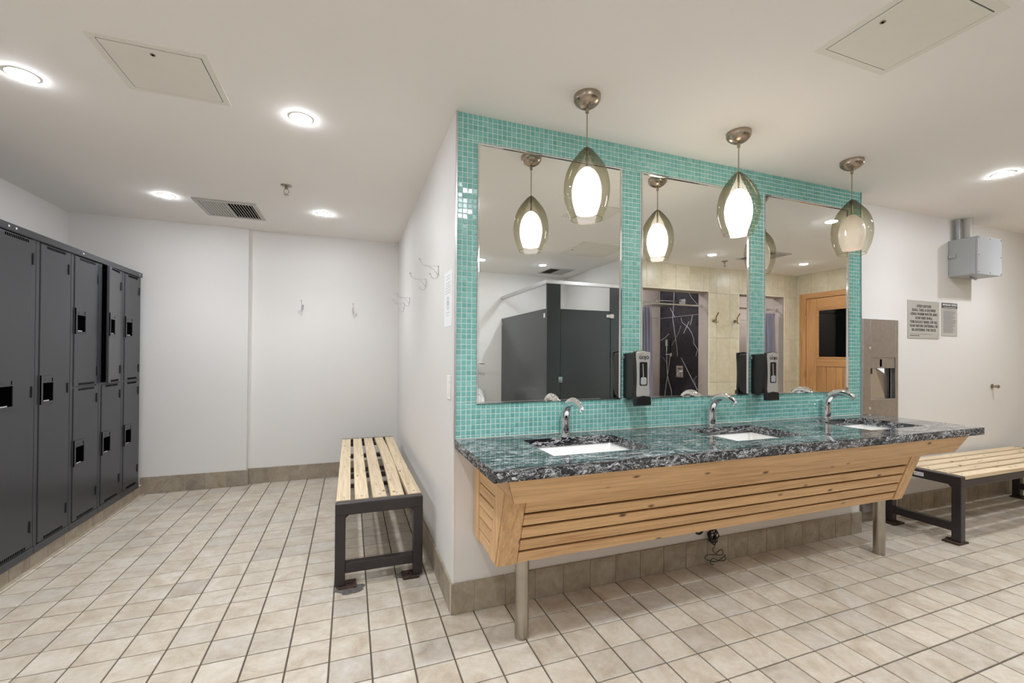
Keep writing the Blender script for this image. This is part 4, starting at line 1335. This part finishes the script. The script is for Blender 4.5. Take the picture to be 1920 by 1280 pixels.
# ------------------------------------------------------------------ paper towel unit on the right wall
t = thing('towel_waste_unit', 'tall stainless steel paper towel and waste unit at the counter\'s far end', 'dispenser', (3.82, 2.19, .085))
x0, x1, yF, yB_, z0, z1 = 3.62, 4.03, 2.172, YR - .0005, .085, 1.547
ox0, ox1, oz0, oz1 = 3.70, 3.995, .935, 1.253
m_ = MB()
m_.box(x0, ox0, yF, yF + .003, z0 + .45, z1).box(ox1, x1, yF, yF + .003, z0 + .45, z1).box(ox0, ox1, yF, yF + .003, oz1, z1).box(ox0, ox1, yF, yF + .003, z0 + .45, oz0)
m_.box(x0, x0 + .003, yF + .003, yB_, z0 + .45, z1).box(x1 - .003, x1, yF + .003, yB_, z0 + .45, z1).box(x0, x1, yF + .003, yB_, z1 - .003, z1)
m_.build('door', 'steel', t, bevel=.0015, seg=1)
MB().box(x0 + .002, x1 - .002, yF + .002, yB_, z0, z0 + .448).build('waste_bin', 'steel', t, bevel=.003)
MB().box(ox0 - .004, ox1 + .004, YR - .006, YR - .001, oz0 - .01, oz1 + .01).build('recess_back', 'steel', t)
MB().prism([(ox0, oz0), (3.895, oz0), (3.775, 1.172), (3.74, 1.172), (3.74, 1.13), (ox0, 1.125)], 1, yF + .012, yF + .015).build('chute_flap', 'alu', t)
MB().prism([(3.895, oz0), (3.908, oz0), (3.790, 1.172), (3.775, 1.172)], 1, yF + .020, yF + .022).prism([(ox0, 1.125), (3.74, 1.13), (3.74, 1.172), (ox0, 1.172)], 1, yF + .020, yF + .022).prism([(ox1 - .012, oz0), (ox1, oz0), (ox1, oz1), (ox1 - .012, oz1)], 1, yF + .034, yF + .036).build('dark_gap', 'void', t)
tw = MB().box(ox0, ox1, yF + .004, yF + .030, 1.172, oz1).build('towel_tray', 'steel', t, bevel=.002)
slot = [(3.825 + a, 1.212 + b) for a, b in arc((0, .02), .010, 0, 180, 6) + arc((0, -.02), .010, 180, 360, 6)]
MB().prism(slot, 1, yF + .0025, yF + .0045).build('towel_slot', 'void', tw)
MB().add([(3.78, yF + .006, 1.172), (3.87, yF + .006, 1.172), (3.855, yF - .004, 1.130), (3.835, yF - .002, 1.142), (3.78, yF + .007, 1.172), (3.87, yF + .007, 1.172), (3.855, yF - .003, 1.130), (3.835, yF - .001, 1.142)], [(0, 1, 2, 3), (7, 6, 5, 4), (0, 3, 7, 4), (1, 0, 4, 5), (2, 1, 5, 6), (3, 2, 6, 7)]).build('paper_towel', 'paper', t)
for zz_ in (1.328, .868):
    MB().lathe([(.011, -.003), (.011, 0)], (3.70 - .012, yF, zz_), 16, axis=1).build('lock', 'chrome', t)

# ------------------------------------------------------------------ wall signs
def sign_text(par, lines, cx, z0, dz, size, y, stretch=.92):
    for i, s in enumerate(lines):
        text_mesh('lettering', s, size, 'ink', par, (cx, y, z0 - i * dz), (1, 0, 0), (0, 0, 1), stretch=stretch, bold=.0001)
t = thing('shower_rule_sign', 'larger grey wall sign with black capitals about showering before entering', 'sign', (4.445, YR, 1.415))
MB().box(4.232, 4.655, YR - .006, YR, 1.415, 1.724).build('plate', 'sign_plate', t, bevel=.001, seg=1)
sign_text(t, ['EVERY BATHER', 'SHALL TAKE A SHOWER', 'USING WARM WATER AND', 'SOAP AND SHALL', 'THROUGHLY RINSE OFF ALL', 'SOAP BEFORE ENTERING OR', 'RE-ENTERING THE DECK'], 4.442, 1.668, .0325, .0315, YR - .0064)
m_ = MB().box(4.255, 4.56, YR - .0066, YR - .006, 1.4475, 1.4495)
for k in range(9): m_.box(4.258 + k * .014, 4.268 + k * .014, YR - .0066, YR - .006, 1.432, 1.438)
m_.build('fine_print', 'ink', t)
t = thing('notice_sign', 'smaller grey wall notice with a black header beside the larger sign', 'sign', (4.80, YR, 1.44))
MB().box(4.690, 4.917, YR - .004, YR, 1.441, 1.724).build('plate', 'sign_plate', t, bevel=.001, seg=1)
MB().box(4.693, 4.914, YR - .0046, YR - .004, 1.678, 1.721).build('header', 'ink', t)
text_mesh('heading', 'IMPORTANT NOTICE', .0225, 'white_ink', t, (4.8035, YR - .005, 1.698), (1, 0, 0), (0, 0, 1), stretch=.93, bold=.0004)
MB().box(4.712, 4.895, YR - .0052, YR - .0046, 1.684, 1.688).build('subheading', 'white_ink', t)
m_ = MB()
z = 1.665
rr_ = random.Random(2)
while z > 1.462:
    if rr_.random() > .16: m_.box(4.715, 4.89 - rr_.choice([0, 0, .01, .04]), YR - .0045, YR - .004, z, z + .0032)
    z -= .0068
m_.build('fine_print', 'ink_grey', t)

# ------------------------------------------------------------------ grey electrical box with conduits
t = thing('electrical_box', 'grey metal electrical box high on the wall with short pipes to the ceiling', 'box', (4.965, 2.12, 1.945))
x0, x1, yF, z0, z1 = 4.79, 5.143, 2.03, 1.945, 2.255
MB().box(x0, x1, yF + .012, YR - .001, z0, z1).build('enclosure', 'grey_box', t, bevel=.008, seg=3)
MB().box(x0 - .001, x1 + .001, yF, yF + .012, z0 - .001, z1 + .001).build('cover', 'grey_box', t, bevel=.002)
for xx in (x0 + .014, (x0 + x1) / 2, x1 - .014):
    for zz_ in (z0 + .014, (z0 + z1) / 2, z1 - .014):
        if abs(xx - (x0 + x1) / 2) < .01 and abs(zz_ - (z0 + z1) / 2) < .01: continue
        MB().lathe([(.004, -.002), (.004, .0005)], (xx, yF, zz_), 10, axis=1).build('screw', 'black', t)
MB().box(x0 - .012, x0 - .001, 2.165, 2.215, 2.10, 2.13).build('bracket', 'grey_box', t, bevel=.002)
MB().lathe([(.031, z1 - .002), (.031, H - .001)], (4.915, 2.15, 0), 24).build('conduit', 'louvre_grey', t, smooth=True, auto=.6)
MB().lathe([(.016, z1 - .002), (.016, H - .001)], (4.855, 2.185, 0), 16).build('conduit', 'grey_box', t, smooth=True, auto=.6)
MB().lathe([(.014, z1 - .002), (.014, H - .001)], (4.985, 2.185, 0), 16).build('conduit', 'louvre_grey', t, smooth=True, auto=.6)
MB().tube([(4.92, 2.13, z0 + .002), (4.92, 2.13, z0 - .012), (4.94, 2.10, z0 - .026)], .010, 12).build('cable_gland', 'grey_box', t, smooth=True)
m_ = MB().lathe([(.022, YR), (.022, YR - .006), (.012, YR - .010), (.011, YR - .03), (.016, YR - .034), (.016, YR - .046), (.010, YR - .05)], (5.46, 0, 1.0), 24, axis=1)
tag(m_.build('door_stop', 'nickel', None, smooth=True, auto=.6), 'small round metal stop knob on the white wall below the electrical box', 'knob')

# ------------------------------------------------------------------ toilet stall (seen in the mirror)
t = thing('toilet_stall', 'black laminate toilet stall with aluminium head rail, seen in the first mirror', 'stall', (2.55, -1.05, 0))
SX, SY, PT = 2.05, -.28, 1.778
MB().box(SX, SX + .025, YREAR + .004, SY - .03, .30, PT).build('side_panel', 'stall', t, bevel=.002)
MB().box(SX, 2.218, SY - .03, SY, .0, 2.055).build('pilaster', 'stall', t, bevel=.002)
MB().box(2.878, 3.055, SY - .03, SY, .0, 2.055).build('pilaster', 'stall', t, bevel=.002)
d = MB().box(2.223, 2.873, SY - .028, SY - .003, .30, PT).build('stall_door', 'stall', t, bevel=.002)
MB().box(2.195, 2.243, SY - .003, SY + .006, .945, 1.01).build('latch', 'chrome', d, bevel=.001)
MB().box(2.815, 2.86, SY - .003, SY + .005, 1.70, 1.735).box(2.86, 2.915, SY - .001, SY + .010, 1.693, 1.742).build('hinge', 'chrome', d, bevel=.001)
MB().box(2.815, 2.86, SY - .003, SY + .005, .40, .435).box(2.86, 2.915, SY - .001, SY + .010, .393, .442).build('hinge', 'chrome', d, bevel=.001)
MB().box(SX - .012, 3.11, SY - .042, SY + .004, 2.055, 2.098).build('head_rail', 'alu', t, bevel=.003)
MB().box(SX - .012, SX + .035, YREAR + .002, SY - .042, 2.055, 2.098).build('head_rail', 'alu', t, bevel=.003)
for y_, z_ in ((YREAR + .03, 1.70), (SY - .05, 1.70), (YREAR + .03, .45), (SY - .05, .45)):
    MB().box(SX - .012, SX, y_ - .02, y_ + .02, z_ - .025, z_ + .025).build('bracket', 'chrome', t, bevel=.001)

# urinal with flush valve
t = thing('urinal', 'white ceramic urinal on the rear wall beside the black stall', 'urinal', (1.60, YREAR, .35))
cx = 1.605
def sec(z, w, d):
    pts = []
    for i in range(17):
        a = PI * i / 16
        pts.append((cx + w * math.cos(a), YREAR + .002 + d * math.sin(a), z))
    return pts
secs = [sec(.36, .10, .16), sec(.42, .15, .26), sec(.52, .18, .31), sec(.60, .19, .30), sec(.68, .19, .20), sec(.74, .17, .12), sec(.775, .12, .07), sec(.785, .02, .02)]
m_ = MB()
for a, b in zip(secs[:-1], secs[1:]):
    m_.add(a + b, [(i, i + 1, 18 + i, 17 + i) for i in range(16)])
m_.add(secs[0], [tuple(range(17))[::-1]])
m_.build('bowl', 'white_ceramic', t, smooth=True)
rimp = []
for i in range(25):
    a = 2 * PI * i / 24
    rimp.append((cx + .115 * math.cos(a), YREAR + .225 - .06 * math.sin(a), .635 + .11 * math.sin(a)))
MB().tube(rimp, .018, 10, False).build('rim', 'white_ceramic', t, smooth=True)
t = thing('flush_valve', 'chrome flush valve with lever on the wall above the urinal', 'valve', (1.60, YREAR, 1.0))
MB().lathe([(.016, .78), (.016, 1.06), (.024, 1.07), (.027, 1.10), (.027, 1.15), (.018, 1.165)], (cx, YREAR + .07, 0), 20).build('pipe', 'chrome', t, smooth=True, auto=.6)
MB().tube([(cx + .02, YREAR + .07, 1.128), (cx + .09, YREAR + .072, 1.128), (cx + .17, YREAR + .08, 1.124)], [.012, .008, .006], 12).build('lever', 'chrome', t, smooth=True)
MB().tube([(cx, YREAR + .001, 1.10), (cx, YREAR + .05, 1.10)], .014, 12).build('supply_pipe', 'chrome', t, smooth=True)

# ------------------------------------------------------------------ shower fittings
def rod_and_curtain(xa, xb, c0, c1, folds, rlabel, clabel, seed):
    y = -.53
    zr = 1.937
    t = thing('curtain_rod', rlabel, 'rod', ((xa + xb) / 2, y, zr), 'shower curtain rods')
    MB().tube([(xa + .004, y, zr), (xb - .006, y, zr)], .0125, 16).build('tube', 'chrome', t, smooth=True, auto=.9)
    for xx, s in ((xa + .002, 1), (xb - .006, -1)):
        MB().lathe([(.022, 0), (.022, s * .008), (.015, s * .014)], (xx, y, zr), 20, axis=0).build('flange', 'chrome', t, smooth=True, auto=.6)
    # pleated curtain sheet with thickness
    n = folds * 10
    rs = random.Random(seed)
    ph = [rs.uniform(.7, 1.3) for _ in range(folds + 1)]
    vs, fs = [], []
    zs = [1.885, 1.80, 1.6, 1.3, .9, .5, .12]
    for j, z_ in enumerate(zs):
        fl_ = .35 + .65 * min(1, j / 2)
        sp = 1 + .10 * j / len(zs)
        cxm = c0 if c0 - xa < xb - c1 else c1
        for i in range(n + 1):
            u_ = i / n
            k = int(u_ * folds) if u_ < 1 else folds
            x_ = c0 + (c1 - c0) * u_
            x_ = cxm + (x_ - cxm) * sp
            yy = y + .030 * fl_ * math.sin(u_ * folds * 2 * PI) * ph[k] + .008 * math.sin(j * 1.3 + i * .4)
            vs.append((x_, yy, z_))
    w = n + 1
    for j in range(len(zs) - 1):
        for i in range(n):
            fs.append((j * w + i, j * w + i + 1, (j + 1) * w + i + 1, (j + 1) * w + i))
    tc = thing('shower_curtain', clabel, 'curtain', ((c0 + c1) / 2, y, .12), 'lavender shower curtains')
    o = MB().add(vs, fs).build('cloth', 'curtain', tc, smooth=True)
    md = o.modifiers.new('thickness', 'SOLIDIFY'); md.thickness = .002
    for k in range(folds):
        x_ = c0 + (c1 - c0) * (k + .25) / folds
        ring_ = [(x_, y + .019 * math.cos(2 * PI * i / 14), zr - .012 + .032 * math.sin(2 * PI * i / 14)) for i in range(15)]
        MB().tube(ring_, .0022, 6, False).build('curtain_ring', 'chrome', tc, smooth=True)
rod_and_curtain(OP[0][0], OP[0][1], 3.45, 3.66, 4, 'chrome curtain rod across the marble-lined shower opening', 'lavender grey curtain gathered in the marble-lined shower opening', 1)
rod_and_curtain(OP[1][0], OP[1][1], 5.60, 5.845, 4, 'chrome curtain rod across the shower opening near the wooden door', 'lavender grey curtain gathered in the shower opening near the wooden door', 2)

t = thing('rain_shower_head', 'thin square chrome rain shower head inside the marble-lined shower', 'shower head', (4.1, -1.0, 1.97))
MB().box(3.97, 4.23, -1.13, -.87, 1.972, 1.980).build('plate', 'steel', t, bevel=.002)
MB().tube(smooth_path([(4.10, -1.0, 1.979), (4.10, -1.0, 2.02), (4.14, -.99, 2.045), (4.3, -.96, 2.045), (4.503, -.92, 2.045)], 5), .009, 12).build('arm', 'chrome', t, smooth=True)
MB().box(4.494, 4.503, -.985, -.862, 2.0, 2.075).build('wall_bracket', 'chrome', t, bevel=.002)
t = thing('hand_shower', 'slim chrome hand shower on its holder with hose over black marble', 'hand shower', (4.47, -1.2, 1.27))
MB().box(4.455, 4.475, -1.235, -1.195, 1.40, 1.50).build('spray_head', 'chrome', t, bevel=.004)
MB().tube([(4.465, -1.215, 1.41), (4.468, -1.218, 1.29)], .010, 12).build('grip', 'chrome', t, smooth=True)
MB().box(4.470, 4.503, -1.155, -1.11, 1.25, 1.297).box(4.458, 4.503, -1.235, -1.15, 1.268, 1.282).build('holder', 'chrome', t, bevel=.002)
MB().tube(smooth_path([(4.468, -1.218, 1.29), (4.47, -1.215, 1.15), (4.47, -1.205, 1.0), (4.475, -1.17, .85), (4.48, -1.12, .70), (4.48, -1.15, .5), (4.48, -1.24, .46), (4.48, -1.275, .60), (4.48, -1.24, .82), (4.478, -1.19, 1.05), (4.49, -1.165, 1.26)], 5), .0055, 8).build('hose', 'chrome', t, smooth=True)
t = thing('shower_mixer', 'square chrome mixer plate with lever on the black marble', 'mixer', (4.49, -.975, .94))
MB().box(4.496, 4.503, -1.045, -.91, .945, 1.112).build('plate', 'chrome', t, bevel=.002)
MB().lathe([(.022, 4.466), (.022, 4.496)], (0, -.97, 1.03), 20, axis=0).build('lever_hub', 'chrome', t, smooth=True, auto=.6)
MB().tube([(4.47, -.97, 1.025), (4.46, -.985, .975), (4.455, -.995, .945)], .008, 10).build('lever', 'chrome', t, smooth=True)
MB().box(4.485, 4.497, -1.0, -.94, 1.065, 1.08).build('diverter', 'black', t)

def robe_hook(x, label):
    y = YSH + .008
    t = thing('robe_hook', label, 'hook', (x, y, 1.72), 'robe hooks between the showers')
    MB().lathe([(.021, y), (.021, y + .016), (.017, y + .020)], (x, 0, 1.735), 20, axis=1).build('mount', 'nickel', t, smooth=True, auto=.6)
    MB().tube([(x, y + .016, 1.735), (x, y + .045, 1.735)], .008, 10).build('neck', 'nickel', t, smooth=True)
    MB().hexa([(x - .009, y + .045, 1.70), (x + .009, y + .045, 1.70), (x + .009, y + .050, 1.70), (x - .009, y + .050, 1.70), (x - .009, y + .045, 1.775), (x + .009, y + .045, 1.775), (x + .009, y + .050, 1.775), (x - .009, y + .050, 1.775)]).build('plate', 'nickel', t)
    MB().hexa([(x - .009, y + .045, 1.775), (x + .009, y + .045, 1.775), (x + .009, y + .050, 1.775), (x - .009, y + .050, 1.775), (x - .009, y + .088, 1.835), (x + .009, y + .088, 1.835), (x + .009, y + .093, 1.835), (x - .009, y + .093, 1.835)]).build('upper_prong', 'nickel', t)
    MB().hexa([(x - .009, y + .045, 1.697), (x + .009, y + .045, 1.697), (x + .009, y + .045, 1.702), (x - .009, y + .045, 1.702), (x - .009, y + .080, 1.706), (x + .009, y + .080, 1.706), (x + .009, y + .080, 1.711), (x - .009, y + .080, 1.711)]).build('lower_prong', 'nickel', t)
robe_hook(4.572, 'bent metal robe hook beside the marble-lined shower opening')
robe_hook(4.945, 'bent metal robe hook beside the curtained shower opening')

# ------------------------------------------------------------------ wooden door in the side wall
dr = thing('door_1', 'pine door with dark glass window and planked lower panel, in wooden frame', 'door', (XR, .145, 0))
dr['kind'] = 'structure'
XD = XR - .012
m = lambda xa, xb, ya, yb, za, zb: MB().box(xa, xb, ya, yb, za, zb)
m(XR - .03, XR - .001, -.363, -.272, 0, 2.154).build('door_frame', 'door_z', dr, bevel=.002)
m(XR - .03, XR - .001, .562, .653, 0, 2.154).build('door_frame', 'door_z', dr, bevel=.002)
m(XR - .03, XR - .001, -.271, .561, 2.083, 2.154).build('door_frame', 'door_y', dr, bevel=.002)
lf = m(XD - .004, XR - .002, -.268, -.120, .01, 2.075).build('door_stile', 'door_z', dr, bevel=.002)
m(XD - .004, XR - .002, .41, .558, .01, 2.075).build('door_stile', 'door_z', dr, bevel=.002)
for za, zb in ((1.925, 2.075), (1.122, 1.232), (.01, .20)):
    m(XD - .004, XR - .002, -.119, .409, za, zb).build('door_rail', 'door_y', dr, bevel=.002)
m(XD + .002, XR - .002, -.09, .38, 1.255, 1.90).build('door_pane', 'pane', dr)
m_ = MB().box(XD - .008, XR - .003, -.119, -.090, 1.232, 1.925).box(XD - .008, XR - .003, .38, .409, 1.232, 1.925).box(XD - .008, XR - .003, -.09, .38, 1.232, 1.255).box(XD - .008, XR - .003, -.09, .38, 1.90, 1.925)
m_.build('glazing_bead', 'door_y', dr, bevel=.002)
yy = [-.118, .011, .135, .224, .315, .408]
for a, b in zip(yy[:-1], yy[1:]):
    m(XD + .001, XR - .002, a + .0015, b - .0015, .202, 1.120).build('door_plank', 'door_z', dr, bevel=.002)
for zz_ in (1.80, 1.01, .3):
    m(XR - .036, XR - .012, -.280, -.264, zz_ - .045, zz_ + .045).build('door_hinge', simple('brass%d' % int(zz_ * 10), srgb(196, 170, 110), .3, 1), dr, bevel=.003)
